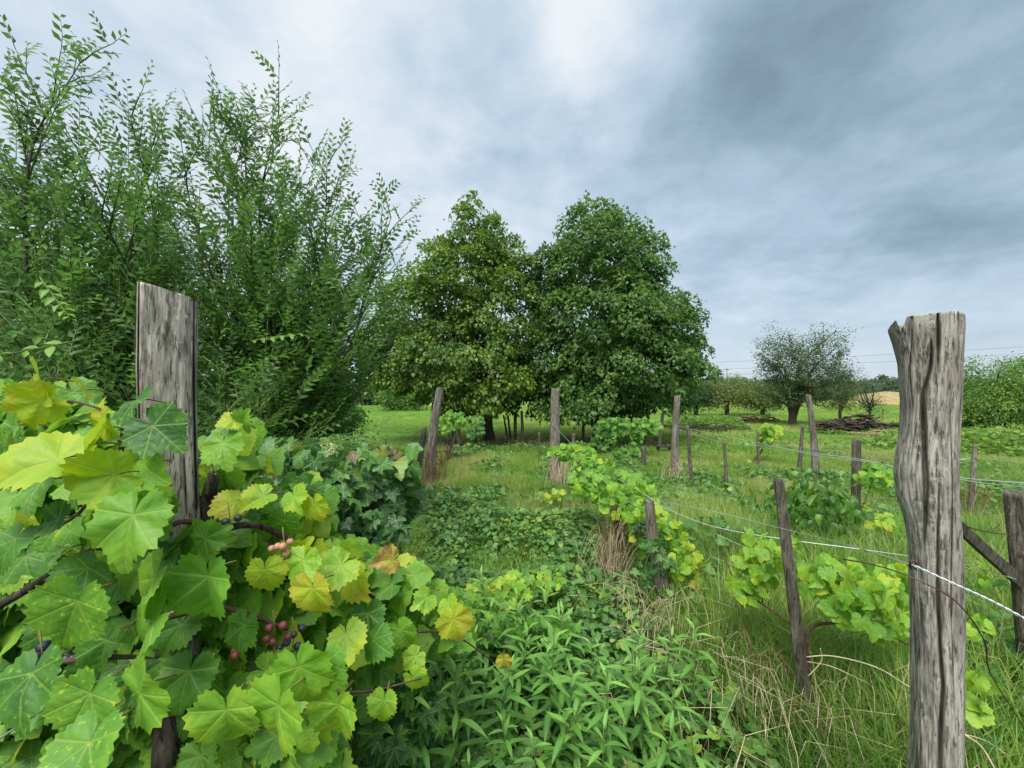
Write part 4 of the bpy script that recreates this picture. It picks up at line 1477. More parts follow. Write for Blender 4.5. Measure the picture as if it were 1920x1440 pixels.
POLY = [(-60, 735), (70, 722), (150, 735), (200, 790), (260, 850), (300, 960), (380, 985), (395, 830), (450, 790), (490, 840), (520, 900), (600, 900), (620, 1000), (720, 1030), (800, 1090),
        (870, 1140), (875, 1200), (800, 1230), (720, 1260), (700, 1330), (620, 1300), (600, 1440), (-60, 1440)]
fill = []
while len(fill) < 2100:
    px, py = R.uniform(-60, 880), R.uniform(715, 1440)
    if not in_poly(px, py, POLY):
        continue
    k = len(fill)
    d = dvine(px, py) + (R.random() ** 1.0) * .34 + .02
    if 240 < px < 400 and py < 985 and d < .97:
        if py < 860 or px > 300:
            continue
        d = R.uniform(.70, .78)
    fill.append((px, py, d))
for _ in range(420):
    px = R.uniform(-60, 640)
    fill.append((px, R.uniform(1240, 1500), R.uniform(.74, 1.0)))
for (px, py, d) in fill:
    p = P(px, py, d)
    pos.append(tuple(p))
    a = R.gauss(0, .9)
    AX.append((math.sin(a), R.gauss(-.35, .35), -math.cos(a)))
    NR.append((R.gauss(0, .45), -.75 + R.gauss(0, .3), .55 + R.gauss(0, .35)))
    w = R.uniform(.042, .092)
    SZ.append(w * .78)
    deep = max(0, d - dvine(px, py)) / .34
    v = R.choices((R.uniform(.30, .44), R.uniform(.44, .62), R.uniform(.62, .80)), (3, 4.5, 1.6 if px > 350 or py < 950 else .7))[0]
    LV.append(v)
pos, SZ, LV = np.array(pos), np.array(SZ), np.array(LV)
rot = frames(np.array(AX), np.array(NR))
idx = np.arange(len(pos))
vis = SZ / pos[:, 1]
vis[:nh] += 10
vis[(np.abs(pos[:, 0] / pos[:, 1]) > 1.35)] = 0
order = np.argsort(-vis)
near, rest = order[:300], order[300:]
leaf_objects('leaf', G_HI, 'grape', pos[near], rot[near], SZ[near], LV[near], M['grape_o'], vine)
scatter('foliage', G_LO, pos[rest], rot[rest], SZ[rest], LV[rest], M['grape_a'], vine)
tubes('petioles', canes, M['petiole'], vine, 5, 'stuff')
# woody trunk and arms
tubes('trunk', [(smooth_line([(-.64, .98, 0), (-.60, .95, .4), (-.66, .93, .8), P(385, 985, .88), P(392, 930, .88), P(400, 895, .87)]), .026, .012)], M['bark'], vine, 8)
for pts, r0, r1 in (([P(385, 1010, .88), P(450, 985, .84), P(520, 1000, .9), P(640, 1080, 1.0), P(700, 1120, 1.1)], .009, .005), ([P(378, 985, .84), P(340, 978, .80), P(300, 1000, .78)], .006, .005),
                    ([P(380, 1010, .86), P(280, 1010, .8), P(180, 1030, .75), P(60, 1100, .7), P(-40, 1160, .7)], .010, .006),
                    ([P(230, 1000, .78), P(225, 900, .74), P(232, 800, .70), P(240, 790, .69)], .005, .0025), ([P(225, 910, .74), P(130, 850, .72), P(60, 770, .69)], .005, .002),
                    ([P(92, 770, .68), P(130, 752, .68), P(200, 770, .69)], .0028, .0018), ([P(236, 800, .68), P(225, 775, .67), P(218, 772, .66)], .0022, .0018),
                    ([P(392, 930, .87), P(398, 900, .86), P(394, 885, .86)], .009, .006), ([P(640, 1180, .95), P(760, 1185, 1.0), P(850, 1190, 1.1), P(930, 1245, 1.25)], .004, .002),
                    ([P(300, 1160, .72), P(420, 1140, .78), P(540, 1180, .85)], .006, .004), ([P(560, 1312, .66), P(640, 1300, .68), P(700, 1295, .75), P(790, 1272, .8)], .003, .0015),
                    ([P(-40, 1300, .62), P(120, 1240, .66), P(300, 1230, .72)], .006, .004), ([P(60, 1010, .70), P(150, 960, .74), P(200, 880, .74)], .004, .003),
                    ([P(310, 1440, .75), P(320, 1250, .80), P(370, 1060, .86)], .022, .02), ([P(420, 1440, .85), P(400, 1300, .9), P(380, 1100, .9)], .015, .012)):
    tubes('cane', [(smooth_line(pts, 4), r0, r1)], M['bark'] if r0 > .006 else M['twig'], vine, 6)


def icosphere():
    me = bpy.data.meshes.new('berry')
    import bmesh
    bm = bmesh.new()
    bmesh.ops.create_icosphere(bm, subdivisions=2, radius=1)
    bm.to_mesh(me)
    bm.free()
    me.polygons.foreach_set('use_smooth', np.ones(len(me.polygons), bool))
    return me


BM = {}
for k, c1, c2 in (('blue', (.012, .014, .035), (.05, .06, .10)), ('red', (.16, .03, .04), (.30, .08, .08)), ('pink', (.45, .16, .16), (.50, .30, .14)), ('green', (.20, .26, .06), (.28, .34, .10))):
    me = icosphere()
    me.materials.append(flatmat('grape_' + k, c1, c2, 3, .38, 0, .5))
    BM[k] = me


def bunch(parent, px, py, d, n, kind, spread=(.016, .03), r=.0085, label=None):
    base = Vector(parent.location)
    c = P(px, py, d)
    ob = tubes('grape_bunch', [([c + Vector((0, 0, .05)), c + Vector((.004, 0, .01)), c - Vector((0, 0, spread[1]))], .0014, .001)], M['petiole'], parent, 4)
    if label:
        ob['label'] = label
    for i in range(n):
        k = kind if isinstance(kind, str) else R.choice(kind)
        o = bpy.data.objects.new('berry', BM[k])
        COL.objects.link(o)
        o.parent = ob
        z = R.uniform(-1, 1)
        q = c + Vector((R.gauss(0, 1) * spread[0] * (1.1 - .5 * abs(z)), R.gauss(0, 1) * spread[0], z * spread[1]))
        o.location = q
        o.scale = (r * R.uniform(.85, 1.1),) * 3


bunch(vine, 75, 1232, .69, 6, 'blue', (.02, .015), .009, 'dark blue grapes half hidden by leaves')
bunch(vine, 130, 1218, .70, 6, 'blue', (.02, .015), .009, 'dark blue grapes deeper in the vine')
bunch(vine, 428, 988, .80, 5, 'blue', (.012, .012), .008, 'few dark grapes on the bare cane')
bunch(vine, 530, 1035, .78, 5, 'pink', (.012, .016), .008, 'few pink and yellowish ripening grapes')
bunch(vine, 512, 1190, .79, 7, ['red', 'blue', 'red'], (.016, .03), .008, 'ripening red and dark grapes')
bunch(vine, 548, 1200, .83, 5, ['blue'], (.016, .02), .008, 'dark grapes behind the red ones')
bunch(vine, 440, 1225, .74, 5, ['red', 'blue', 'green'], (.012, .012), .008, 'mixed dark and green grapes')
bunch(vine, 330, 1146, .74, 3, 'green', (.008, .008), .008, 'few green grapes')


def leafy_vine(name, label, cat, base, specs, temps_hi, temps_lo, key, mat, canelist, nobj, group=None, facing=(0, -.7, .6), petmat='twig', tiltsd=.4):
    """specs: ellipses (px,py,rx,ry,d,thick,n,size,value,valsd)"""
    t = thing(name, label, cat, base, group)
    PO, AX, NR, SZ, LV = [], [], [], [], []
    cen = []
    for (px, py, rx, ry, d, th, n, sz, v, vs) in specs:
        cen.append(P(px, py, d + th * .3))
        for _ in range(n):
            a, q = R.uniform(0, 6.283), math.sqrt(R.random())
            p = P(px + rx * q * math.cos(a), py + ry * q * math.sin(a), d + R.uniform(-.5, .5) * th)
            if p.z < .03:
                p.z = .03 + R.random() * .05
            PO.append(tuple(p))
            g = R.gauss(0, .9)
            AX.append((math.sin(g), R.gauss(-.35, .4), -math.cos(g) * .8))
            NR.append((facing[0] + R.gauss(0, tiltsd), facing[1] + R.gauss(0, tiltsd), facing[2] + R.gauss(0, tiltsd)))
            SZ.append(sz * R.uniform(.65, 1.2))
            LV.append(min(.98, max(.02, v + R.gauss(0, vs))))
    PO, SZ, LV = np.array(PO), np.array(SZ), np.array(LV)
    rot = frames(np.array(AX), np.array(NR))
    order = np.argsort(-(SZ / PO[:, 1]))
    near, rest = order[:nobj], order[nobj:]
    leaf_objects('leaf', temps_hi, key, PO[near], rot[near], SZ[near], LV[near], M[mat + '_o'], t)
    if len(rest):
        scatter('foliage', temps_lo, PO[rest], rot[rest], SZ[rest], LV[rest], M[mat + '_a'], t)
    for pts, r0, r1 in canelist:
        tubes('cane', [(smooth_line(pts, 4), r0, r1)], M[petmat], t, 5)
    return t


gv = 'vines growing along the rows'
M['seed'] = flatmat('seed_head_straw', (.50, .42, .16), (.62, .58, .34), 40, .8)
SEED = []
leafy_vine('creeping_vine', 'bluish green creeper with deeply lobed leaves behind the grapevine', 'vine', (-1.0, 1.9, 0),
           [(560, 875, 70, 44, 1.75, .5, 100, .052, .5, .2), (650, 890, 90, 50, 1.9, .6, 150, .06, .52, .2), (600, 835, 30, 22, 2.0, .4, 26, .045, .6, .15), (600, 960, 70, 50, 1.7, .5, 100, .060, .42, .14), (690, 960, 70, 60, 1.9, .5, 110, .062, .38, .14), (520, 850, 30, 30, 1.7, .4, 30, .05, .5, .1),
            (700, 1010, 60, 50, 1.7, .4, 70, .06, .35, .12)],
           P_HI, P_LO, 'palm', 'blue', [([(-1.0, 1.9, 0), P(620, 1000, 1.9), P(590, 880, 1.8)], .006, .003), ([(-.9, 1.9, 0), P(690, 1000, 1.9), P(660, 870, 1.9)], .006, .003)], 150, gv, (.0, -.6, .75))
leafy_vine('grapevine', 'grapevine with dull purple edged leaves by the dark leaning stake', 'grapevine', (-.75, 2.3, 0),
           [(715, 890, 34, 50, 1.95, .3, 34, .078, .92, .08), (745, 880, 40, 50, 2.1, .4, 60, .07, .50, .14), (700, 930, 40, 50, 1.95, .3, 34, .075, .55, .2), (760, 930, 26, 50, 2.2, .4, 34, .065, .45, .14), (640, 850, 60, 28, 2.1, .4, 30, .055, .6, .1)],
           G_MID, G_LO, 'grapemid', 'blue', [([(-.8, 2.3, 0), P(740, 1000, 2.2), P(730, 870, 2.1)], .008, .004)], 150, gv, (.0, -.7, .6))
leafy_vine('grapevine', 'young lime green grapevine between the slim stake and the split post', 'grapevine', (.95, 1.75, 0),
           [(1600, 1110, 70, 56, 1.62, .3, 84, .040, .58, .07), (1655, 1140, 56, 56, 1.55, .3, 56, .042, .58, .07), (1540, 1080, 36, 40, 1.7, .3, 36, .042, .58, .07), (1410, 1080, 40, 50, 1.85, .3, 60, .044, .60, .07), (1420, 1020, 26, 26, 1.85, .2, 18, .042, .62, .06),
            (1480, 1040, 30, 30, 1.8, .2, 20, .04, .62, .07), (1675, 1080, 30, 30, 1.6, .2, 20, .042, .64, .07), (1830, 1170, 22, 22, 1.5, .15, 10, .04, .6, .05), (1825, 1290, 16, 40, 1.2, .1, 6, .055, .6, .05), (1840, 1080, 20, 20, 1.9, .2, 6, .04, .6, .05)],
           G_MID, G_LO, 'grapemid', 'grape', [([(1.12, 1.62, 0), P(1520, 1300, 1.62), P(1512, 1190, 1.6), P(1560, 1168, 1.6), P(1640, 1180, 1.6), P(1705, 1210, 1.55)], .009, .004),
                                         ([P(1512, 1190, 1.6), P(1440, 1140, 1.75), P(1385, 1100, 1.85), P(1360, 1050, 1.9), P(1340, 1020, 1.95)], .005, .002),
                                         ([P(1430, 1130, 1.8), P(1425, 1060, 1.82), P(1415, 1010, 1.83)], .003, .002), ([P(1600, 1170, 1.6), P(1580, 1110, 1.65), P(1560, 1060, 1.65)], .003, .002)], 300, gv, (0, -.6, .7))
leafy_vine('grapevine', 'bright grapevine arching over the wire above the rotten leaning post', 'grapevine', (.75, 3.2, 0),
           [(1150, 915, 74, 36, 3.4, .5, 170, .046, .50, .10), (1110, 905, 44, 34, 3.8, .4, 90, .052, .48, .10), (1180, 940, 54, 38, 3.0, .5, 110, .044, .54, .10), (1210, 980, 36, 40, 2.7, .4, 70, .05, .58, .12), (1255, 1010, 30, 40, 2.6, .3, 60, .045, .58, .1),
            (1285, 1060, 30, 40, 2.5, .3, 50, .042, .68, .08), (1075, 848, 44, 16, 5.2, .4, 110, .055, .56, .08), (1110, 870, 40, 18, 4.6, .5, 80, .052, .54, .08), (1040, 930, 24, 14, 4.6, .2, 16, .05, .7, .06), (1240, 1030, 40, 60, 2.7, .3, 50, .045, .5, .12)],
           G_MID, G_LO, 'grapemid', 'grape', [([(.75, 3.2, 0), P(1168, 1010, 3.1), P(1160, 930, 3.2), P(1100, 880, 4.0), P(1060, 850, 5.2)], .016, .006), ([P(1160, 940, 3.1), P(1220, 960, 2.7), P(1280, 1040, 2.5), P(1330, 1090, 2.4)], .005, .002),
                                         ([P(1275, 950, 2.5), P(1270, 1000, 2.5), P(1300, 1040, 2.5), P(1345, 1100, 2.4)], .0025, .002)], 260, gv)
leafy_vine('creeping_vine', 'small bluish creeper clinging to the rotten leaning post', 'vine', (.9, 2.4, 0),
           [(1222, 1022, 24, 12, 2.3, .12, 12, .042, .45, .1), (1248, 1058, 30, 18, 2.34, .14, 16, .042, .42, .1), (1205, 1075, 24, 20, 2.4, .12, 12, .04, .38, .1)],
           P_HI, P_LO, 'palm', 'blue', [([(.95, 2.42, 0), P(1255, 1100, 2.35), P(1230, 1020, 2.32)], .004, .002)], 80, gv)
bv = bpy.data.objects['grapevine.003'] if 'grapevine.003' in bpy.data.objects else None
if bv:
    bunch(bv, 1203, 990, 2.5, 16, 'blue', (.028, .05), .012, 'dark blue grape bunch hanging by the leaning post')
leafy_vine('leafy_bush', 'bright green bush with large drooping pointed leaves behind the slim stake', 'bush', (2.3, 3.7, 0),
           [(1520, 950, 70, 50, 3.5, .7, 170, .095, .52, .14), (1480, 930, 50, 34, 3.7, .5, 70, .09, .56, .12), (1575, 960, 40, 44, 3.5, .5, 80, .09, .50, .14), (1530, 990, 70, 26, 3.4, .5, 70, .08, .34, .12), (1420, 935, 30, 20, 3.9, .4, 26, .07, .6, .1)],
           [blade_leaf(.30, 6, .35, .5, ovate), blade_leaf(.27, 6, .2, .7, ovate)], [blade_leaf(.30, 3, .35, .5, ovate)], 'big', 'elm',
           [([(2.3, 3.7, 0), P(1500, 960, 3.7), P(1490, 920, 3.7)], .012, .005), ([(2.4, 3.6, 0), P(1550, 960, 3.6), P(1560, 930, 3.6)], .012, .005)], 240, None, (0, -.5, .85))
leafy_vine('grapevine', 'light green vine shoots on the blunt dark post', 'grapevine', (3.3, 3.9, 0),
           [(1640, 895, 36, 22, 3.9, .3, 44, .06, .52, .1), (1600, 965, 30, 22, 3.9, .3, 20, .06, .6, .08), (1655, 990, 36, 30, 3.4, .4, 40, .055, .60, .12), (1690, 1010, 26, 30, 3.3, .3, 20, .05, .6, .12)],
           G_MID, G_LO, 'grapemid', 'grape', [([(3.3, 3.9, 0), P(1612, 960, 3.9), P(1640, 890, 3.9)], .006, .003)], 110, gv)
leafy_vine('grapevine', 'small vine with yellow green tuft beside the faint thin stake', 'grapevine', (5.1, 8.0, 0),
           [(1445, 812, 24, 16, 7.6, .4, 80, .07, .64, .1), (1432, 822, 14, 16, 7.6, .3, 30, .07, .55, .1)], G_LO, G_LO, 'grapelo', 'grape', [([(4.7, 7.7, 0), P(1425, 850, 7.6), P(1432, 835, 7.6), P(1455, 818, 7.6)], .02, .008)], 30, gv)
for sp, b, lb in (([(1150, 805, 34, 22, 9.0, .7, 190, .085, .36, .12), (1130, 830, 26, 16, 8.8, .5, 60, .08, .3, .1)], 1140, 'old dark trunked grapevine in front of the right linden trunk'),
                  ([(1210, 800, 30, 14, 8.4, .5, 110, .08, .42, .1), (1196, 830, 14, 22, 8.2, .4, 60, .075, .34, .1), (1180, 850, 30, 14, 8.0, .4, 60, .07, .4, .1)], 1200, 'grapevine trained sideways right of the old dark trunked vine'),
                  ([(850, 788, 24, 16, 8.0, .5, 90, .075, .46, .12), (832, 800, 14, 14, 7.2, .4, 40, .07, .5, .1)], 838, 'grapevine tuft on the left row behind its leaning tall post'),
                  ([(890, 800, 20, 24, 9.5, .4, 60, .08, .26, .1)], 886, 'dark small vine hanging left of the leaning linden trunk')):
    d = sp[0][4]
    bb_ = P(b, HY, d)
    leafy_vine('grapevine', lb, 'grapevine', (bb_.x, d, 0), sp, G_LO, G_LO, 'grapelo', 'grape',
               [([(bb_.x, d, 0), (bb_.x + .1, d, .45), P(sp[0][0], sp[0][1], d)], .035, .012), ([(bb_.x + .03, d, .4), P(sp[0][0] + 20, sp[0][1] - 8, d)], .014, .005), ([(bb_.x, d, .4), P(sp[0][0] - 24, sp[0][1] + 4, d)], .012, .004)], 60, gv, petmat='bark')


# ------------------------------------------------------------------ tall weeds in front (long narrow leaves in whorls)
def weed_proto(h, seed):
    rr = random.Random(seed)
    L = []
    n = int(h / .0165)
    for i in range(n):
        t = i / n
        if t < .30:
            continue
        a = i * 2.4 + rr.gauss(0, .2)
        el = .05 + 1.05 * max(0, (t - .72) / .28) ** 1.3 + rr.gauss(0, .12)
        s = (.108 * (1 - .5 * max(0, (t - .75) / .25))) * rr.uniform(.8, 1.1)
        ax = (math.cos(a) * math.cos(el), math.sin(a) * math.cos(el), math.sin(el) + .12)
        L.append(((0, 0, h * t), ax, (-math.cos(a) * math.sin(el), -math.sin(a) * math.sin(el), math.cos(el)), s, .02 + .85 * t ** 1.3 + rr.gauss(0, .10)))
    return h, L


protos = [weed_proto(h, 20 + i) for i, h in enumerate((.42, .48, .38, .52, .45))]
stem_me = [None] * 5
spots = []
tr = 0
while len(spots) < 68 and tr < 6000:
    tr += 1
    y = R.uniform(1.25, 2.55)
    x = R.uniform(-.62, .72)
    pxl = CX + F * x / y
    pyl = HY + F * (H - .45) / y
    if not in_poly(pxl, pyl, [(600, 1460), (600, 1330), (760, 1230), (800, 1130), (880, 1130), (1000, 1090), (1100, 1150), (1180, 1180), (1230, 1150), (1300, 1230), (1320, 1330), (1330, 1460), (1330, 1600), (560, 1600)]):
        continue
    if any((x - a) ** 2 + (y - b) ** 2 < .085 ** 2 for a, b in spots):
        continue
    spots.append((x, y))
spots.sort(key=lambda q: q[1])
adj = ['tall', 'short', 'slender', 'bushy', 'leaning', 'pale', 'dense', 'upright', 'small', 'broad']
for k, (x, y) in enumerate(spots):
    h, L = protos[k % 5]
    sc = R.uniform(.72, 1.18)
    t = thing('leafy_weed', 'green weed with whorled narrow pointed leaves in the dense clump before the aisle', 'weed', (x, y, 0), 'narrow leaved weeds crowding the foreground')
    lx, ly = R.gauss(0, .05), R.gauss(-.02, .05)
    line = [(x, y, -.02), (x + lx * .4, y + ly * .4, h * .5 * sc), (x + lx, y + ly, h * sc)]
    tubes('stem', [(smooth_line(line, 3), .0032, .0016)], M['stem_g'], t, 5)
    za = R.uniform(0, 6.28)
    Rz = np.array(Matrix.Rotation(za, 3, 'Z'))
    po, axs, nrs, szs, lvs = [], [], [], [], []
    use = L if y < 1.8 else L[-15:]
    for (p, ax, nn, s, v) in use:
        tt = p[2] / h
        po.append((x + lx * tt ** 1.3, y + ly * tt ** 1.3, p[2] * sc))
        axs.append(Rz @ np.array(ax)); nrs.append(Rz @ np.array(nn)); szs.append(s * sc); lvs.append(min(.98, v))
    leaf_objects('leaf', LANCE_T, 'lance', po, frames(np.array(axs), np.array(nrs)), szs, lvs, M['weed_o'], t)
print('weeds', len(spots))


# hop-like bright leaves mixed into the weeds
leafy_vine('creeping_vine', 'pale green lobed creeper rising out of the weeds in the aisle', 'vine', (0, 2.3, 0),
           [(940, 1110, 60, 26, 2.2, .3, 60, .05, .62, .1), (850, 1140, 50, 40, 2.0, .4, 60, .05, .5, .1), (1000, 1090, 60, 20, 2.4, .3, 40, .048, .62, .1), (960, 1180, 120, 30, 1.9, .3, 80, .05, .35, .1), (760, 1330, 90, 60, 1.35, .3, 110, .05, .22, .1), (700, 1400, 80, 40, 1.2, .3, 70, .05, .2, .1)],
           P_HI, P_LO, 'palm', 'grape', [([(0, 2.3, 0), P(940, 1150, 2.25), P(960, 1100, 2.2)], .003, .002)], 200, gv, (0, -.3, .95))


# ------------------------------------------------------------------ dry stalks
def stalks(name, label, px, py0, d, n, h, spread, mat, lean=.35, r=.0022, group=None, cat='dry stalks', droop=.4, rx=None):
    c = P(px, HY, d)
    t = thing(name, label, cat, (c.x, c.y, 0), group)
    L = []
    for _ in range(n):
        b = Vector((c.x + R.gauss(0, spread), c.y + R.gauss(0, spread), -.01))
        a = R.uniform(0, 6.28)
        hh = h * R.uniform(.45, 1.05)
        ln = lean * hh * R.uniform(.2, 1.4)
        dx, dy = math.cos(a) * ln, math.sin(a) * ln * .7
        pts = [b, b + Vector((dx * .15, dy * .15, hh * .5)), b + Vector((dx * .6, dy * .6, hh * .95)), b + Vector((dx * 1.2, dy * 1.2, hh * (1 - droop * R.random())))]
        L.append((smooth_line(pts, 3), r * R.uniform(.6, 1.3), r * .3))
    tubes('stalks', L, mat, t, 4, 'stuff')
    return t


gs = 'dry stalk clumps along the row'
stalks('dry_stalks', 'bleached straw bundle hanging beside the rotten leaning post', 1150, 0, 2.75, 62, .60, .045, M['dry'], .55, .0018, gs, droop=1.0)
stalks('dry_stalks', 'rusty brown dead stalks standing behind the bleached straw bundle', 1152, 0, 2.85, 60, .66, .05, M['drybrown'], .25, .003, gs, droop=.1)
stalks('dry_stalks', 'pale dry stalks arching at the foot of the slim stake', 1480, 0, 1.62, 70, .36, .12, M['dry'], .6, .0022, gs, droop=.9)
stalks('dry_stalks', 'brown dead stems at the foot of the slim stake', 1450, 0, 1.7, 40, .48, .10, M['drybrown'], .35, .0025, gs, droop=.5)
stalks('dry_stalks', 'pale arched dry stalks at the foot of the rotten leaning post', 1230, 0, 2.25, 80, .36, .13, M['dry'], .7, .002, gs, droop=.9)
stalks('dry_stalks', 'straw tuft at the foot of the straight knobbly post', 1050, 0, 6.1, 60, .5, .12, M['dry'], .4, .004, gs)
stalks('dry_stalks', 'straw and bare twigs at the foot of the leaning tall post', 815, 0, 6.0, 70, .75, .13, M['drybrown'], .4, .005, gs)
stalks('dry_stalks', 'straw tuft at the foot of the crooked grey post', 1262, 0, 6.3, 40, .4, .12, M['dry'], .4, .004, gs)
stalks('dry_stalks', 'bare pale twigs rising beyond the split post near the dark post', 1822, 0, 4.2, 26, .6, .12, M['drybrown'], .5, .003, gs)
# scattered dry stems lying through the right-hand grass: nobody could count them
L = []
for _ in range(460):
    y = R.uniform(1.0, 5.5)
    x = R.uniform(.55, 1.4 * y) if y > .8 else 1
    if R.random() < .25:
        x, y = R.gauss(.9, .25), R.uniform(1.2, 2.6)
    a = R.uniform(0, 6.28)
    h = R.uniform(.15, .5)
    ln = R.uniform(.1, .4)
    b = Vector((x, y, 0))
    L.append(([b, b + Vector((math.cos(a) * ln * .4, math.sin(a) * ln * .4, h * .8)), b + Vector((math.cos(a) * ln, math.sin(a) * ln, h * R.uniform(.5, 1.05)))], .0016, .0007))
tag(tubes('dry_grass', L, M['dry'], None, 4, 'stuff'), 'scattered dry straw stems in the grass on the right', 'dry grass')


b_ = P(1160, HY, 2.85)
vs = thing('vine_stump', 'rough reddish brown old vine stump behind the bleached straw beside the rotten post', 'stump', (b_.x, b_.y, 0))
tubes('trunk', [(smooth_line([(b_.x + .04, b_.y, -.02), (b_.x - .02, b_.y, .25), (b_.x + .01, b_.y + .02, .45), (b_.x - .03, b_.y, .66)]), .045, .028)], M['bark'], vs, 10)
tubes('arm', [(smooth_line([(b_.x, b_.y, .42), (b_.x + .06, b_.y, .55), (b_.x + .05, b_.y + .1, .68)]), .02, .012)], M['bark'], vs, 7)
# bare pruned canes
def bare(label, lines, mat='dry', name='bare_cane', cat='cane', group='bare canes by the stakes'):
    p0 = Vector(lines[0][0][0])
    t = thing(name, label, cat, p0, group)
    for pts, r0, r1 in lines:
        tubes('cane', [(smooth_line(pts, 5), r0, r1)], M[mat], t, 5)


for k, (px, py, d, rx, lb) in enumerate(((395, 862, .90, .012, 'small pale dry seed cluster hanging beside the squared post'), (497, 882, 1.25, .030, 'loose yellow dry seed cluster among the creeper leaves'), (620, 845, 1.7, .02, 'small whitish seed tuft above the bluish creeper'))):
    c = P(px, py, d)
    t = thing('seed_head', lb, 'seed head', c, 'dry seed clusters')
    n = 90
    po = np.array(c) + rng.normal(size=(n, 3)) * np.array((rx, rx, rx * 1.3)) * .8
    scatter('seeds', NARROW_T, po, frames(rng.normal(size=(n, 3)), rng.normal(size=(n, 3))), np.full(n, .008 + rx * .12), np.zeros(n), M['seed'], t)
    tubes('stalk', [(smooth_line([c + Vector((0, .02, -.12)), c + Vector((.005, .01, -.05)), c], 3), .0014, .0008)], M['petiole'], t, 5)
bare('long pale arching cane reaching from the slim stake to the split post', [([P(1508, 1232, 1.56), P(1560, 1230, 1.5), P(1640, 1250, 1.4), P(1705, 1288, 1.3)], .0028, .0018), ([P(1510, 1240, 1.56), P(1560, 1250, 1.5), P(1625, 1280, 1.45)], .0018, .001),
                                                                            ([P(1515, 1268, 1.5), P(1540, 1240, 1.5), P(1538, 1215, 1.5)], .0016, .001)])
bare('dark thin cane crossing the split post and trailing down to the grass', [([P(1580, 1048, 1.0), P(1650, 1062, .9), P(1725, 1090, .83), P(1795, 1130, .84), P(1845, 1200, .9), P(1856, 1260, .95), P(1905, 1340, 1.0), P(1940, 1400, 1.0)], .0018, .0012)], 'twig')
bare('twisted dark cane hanging over the grass right of the split post', [([P(1806, 985, 1.55), P(1850, 997, 1.6), P(1900, 1003, 1.65)], .003, .002), ([P(1850, 997, 1.6), P(1874, 985, 1.6), P(1866, 978, 1.6)], .002, .001)], 'twig')
bare('bare stems lying in the grass at the foot of the split post', [([P(1806, 1376, 1.15), P(1840, 1400, 1.1), P(1870, 1450, 1.0)], .003, .002), ([P(1806, 1376, 1.15), P(1850, 1390, 1.2), P(1895, 1420, 1.2)], .002, .001)], 'dry')
bare('bare twisted twigs between the leaning tall post and the dark stake', [([P(800, 860, 6), P(775, 850, 5.8), P(700, 830, 5.5)], .008, .004), ([P(812, 850, 6.2), P(850, 840, 6.6), P(870, 820, 7.5)], .008, .004), ([P(806, 880, 6), P(840, 860, 6.4), P(880, 850, 7)], .007, .003), ([P(800, 800, 6), P(770, 820, 5.8), P(742, 842, 5.6)], .007, .003)], 'twig')
bare('grey hooped cane lying across the aisle before the lindens', [([P(1020, 820, 9), P(990, 832, 8.5), P(962, 862, 8), P(960, 905, 7)], .008, .005), ([P(1020, 835, 9), P(1050, 840, 9), P(1060, 830, 9)], .008, .005)], 'twig')
bare('short horizontal reddish branch beside the dark leaning stake', [([P(760, 935, 4.0), P(790, 936, 4.0), P(822, 940, 4.1)], .007, .004)], 'drybrown')


# ------------------------------------------------------------------ wires
def wire(label, pts, r=.0016, mat='wire', n=10, twist=0):
    pts = [Vector(p) for p in pts]
    t = thing('fence_wire', label, 'wire', pts[0], 'wires strung between the posts')
    if twist:
        ln = smooth_line(pts, 30)
        for k in range(2):
            q = []
            for i, p in enumerate(ln):
                a = i * .5 + k * math.pi
                q.append(p + Vector((0, math.cos(a), math.sin(a))) * twist)
            tubes('strand', [(q, r * .7, r * .7)], M[mat], t, 5)
    else:
        tubes('strand', [(smooth_line(pts, n), r, r)], M[mat], t, 5)


wire('upper pale wire from the rotten leaning post across the slim stake to the split post', [P(1225, 937, 2.36), P(1350, 962, 1.9), P(1462, 990, 1.54), P(1590, 1022, 1.13), P(1712, 1060, .84)], .0017)
wire('twisted pale wire running from the staple on the split post toward the camera', [P(1712, 1060, .84), P(1790, 1096, .80), P(1860, 1128, .77), P(1935, 1168, .74)], .0019, twist=.0022)
wire('lower pale wire running beyond the split post to the broad dark post', [P(1228, 945, 2.36), P(1330, 985, 2.1), P(1450, 1008, 1.9), P(1600, 1028, 1.75), P(1700, 1042, 1.7), P(1810, 1058, 1.68), P(1905, 1086, 1.66)], .0019)
wire('thin grey wire sagging through the lime vine to the split post', [P(1340, 1000, 2.0), P(1420, 1035, 1.8), P(1500, 1052, 1.5), P(1560, 1075, 1.3)], .0013)
wire('pale wire from the crooked grey post across the meadow, upper strand', [P(1265, 798, 6.4), P(1380, 822, 4.9), P(1500, 846, 3.9), P(1605, 860, 3.4), P(1700, 880, 3.0), P(1812, 897, 2.7), P(1960, 908, 2.4)], .0032)
wire('pale wire from the crooked grey post across the meadow, lower strand', [P(1265, 803, 6.4), P(1350, 828, 5.2), P(1450, 838, 4.5), P(1530, 854, 3.9), P(1640, 868, 3.4), P(1812, 901, 2.75), P(1960, 917, 2.4)], .0028)
wire('faint wire past the tall leaning post and dead shoots', [P(1500, 838, 6.4), P(1600, 850, 5.5), P(1720, 866, 4.6), P(1830, 860, 4.3), P(1960, 872, 3.8)], .0030)
wire('thin wire hanging low in the grass under the lime vine', [P(1310, 1115, 2.3), P(1400, 1150, 2.1), P(1480, 1185, 1.8), P(1520, 1225, 1.6)], .0012)
wire('grey wires passing through the bottom of the big grapevine', [P(-60, 1425, .5), P(60, 1345, .58), P(150, 1295, .66), P(330, 1200, .85)], .0016)
wire('lower grey wire under the big grapevine', [P(-60, 1380, .52), P(60, 1315, .6), P(150, 1270, .68)], .0012)
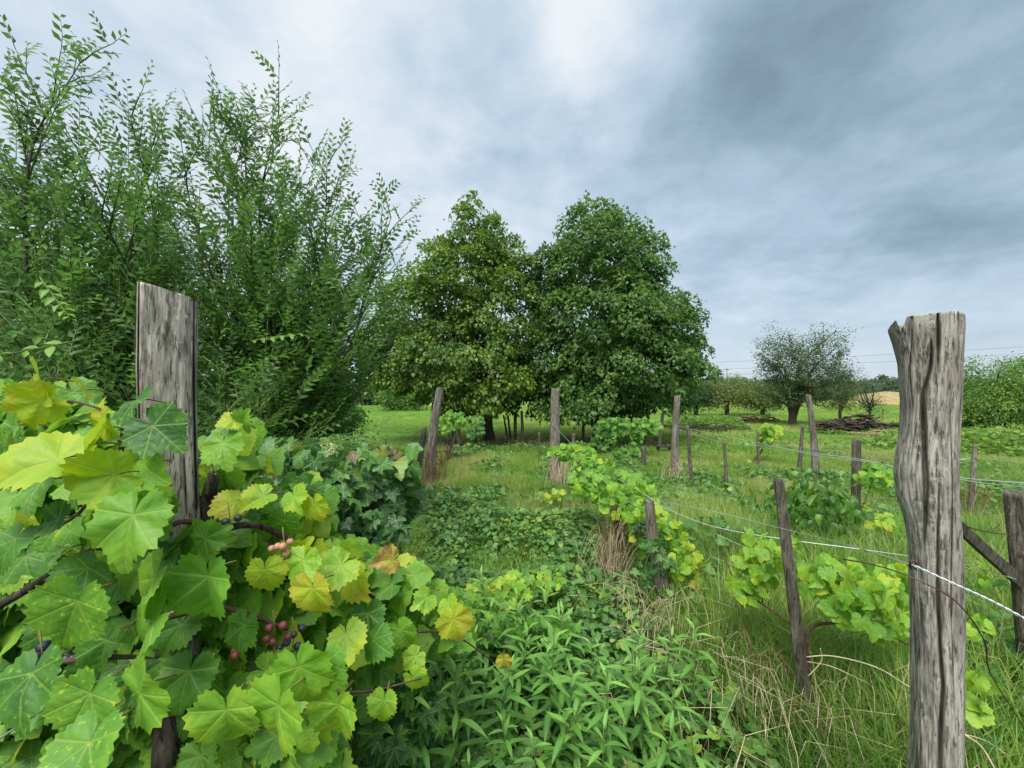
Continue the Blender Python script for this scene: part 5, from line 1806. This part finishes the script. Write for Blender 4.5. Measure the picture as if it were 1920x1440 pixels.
wire('wire along the middle row from the knobbly post over the vine', [P(1041, 800, 6.35), P(1100, 860, 4.6), P(1225, 937, 2.36)], .0022)
wire('thin wire ascending behind the squared post to the shrubs', [P(378, 835, .95), P(410, 800, 1.2), P(440, 770, 1.6)], .0016)

st = thing('wire_staple', 'rusty bent staple holding the wire on the split post', 'staple', P(1711, 1058, .85))
tubes('loop', [(smooth_line([P(1708, 1066, .86), P(1706, 1056, .838), P(1712, 1051, .835), P(1718, 1056, .838), P(1716, 1066, .86)], 4), .0022, .0022)], M['rust'], st, 6)

# power lines far off with one pole
for k, (y0, y1, lb) in enumerate(((676, 660, 'upper distant power line behind the split post'), (690, 672, 'lower distant power line behind the split post'), (697, 700, 'faint distant power line left of the fruit trees'))):
    t = thing('power_line', lb, 'power line', P(1300, y0, 130), 'distant power lines')
    a, b = (P(1280, y0 + 6, 170), P(2300, y1 - 34, 120)) if k < 2 else (P(1180, y0, 170), P(1450, y1, 160))
    tubes('cable', [(smooth_line([a, a.lerp(b, .5) - Vector((0, 0, .8)), b], 8), .045, .045)], M['stake'], t, 4)
pl = thing('utility_pole', 'thin distant utility pole above the low fruit trees', 'pole', P(1363, HY, 160))
tubes('pole', [([P(1363, HY + 5, 160), P(1363, 690, 160)], .16, .12)], M['stake'], pl, 6)
tubes('crossarm', [([P(1359, 693, 159.7), P(1367, 693, 159.7)], .1, .1)], M['stake'], pl, 5)
# small distant fence posts of the meadow
for k, (x, yb, hh) in enumerate(((1285, 772, 24), (1330, 772, 20), (1400, 768, 20), (1430, 770, 22), (1655, 792, 26), (1688, 775, 20))):
    stake(['thin distant fence stake left of the low fruit trees', 'thin distant fence stake among the low fruit trees', 'thin distant stake right of the low fruit trees', 'thin distant stake left of the forked fruit tree',
           'grey distant stake in the meadow beside the brush pile', 'small distant stake by the split post'][k], x, yb - hh, x, yb, 3, 3, 'post2', seg=8, rings=6, group='distant fence stakes')

import sys
print('objects', len(SC.objects), 'tris', sum(len(m.polygons) for m in bpy.data.meshes))
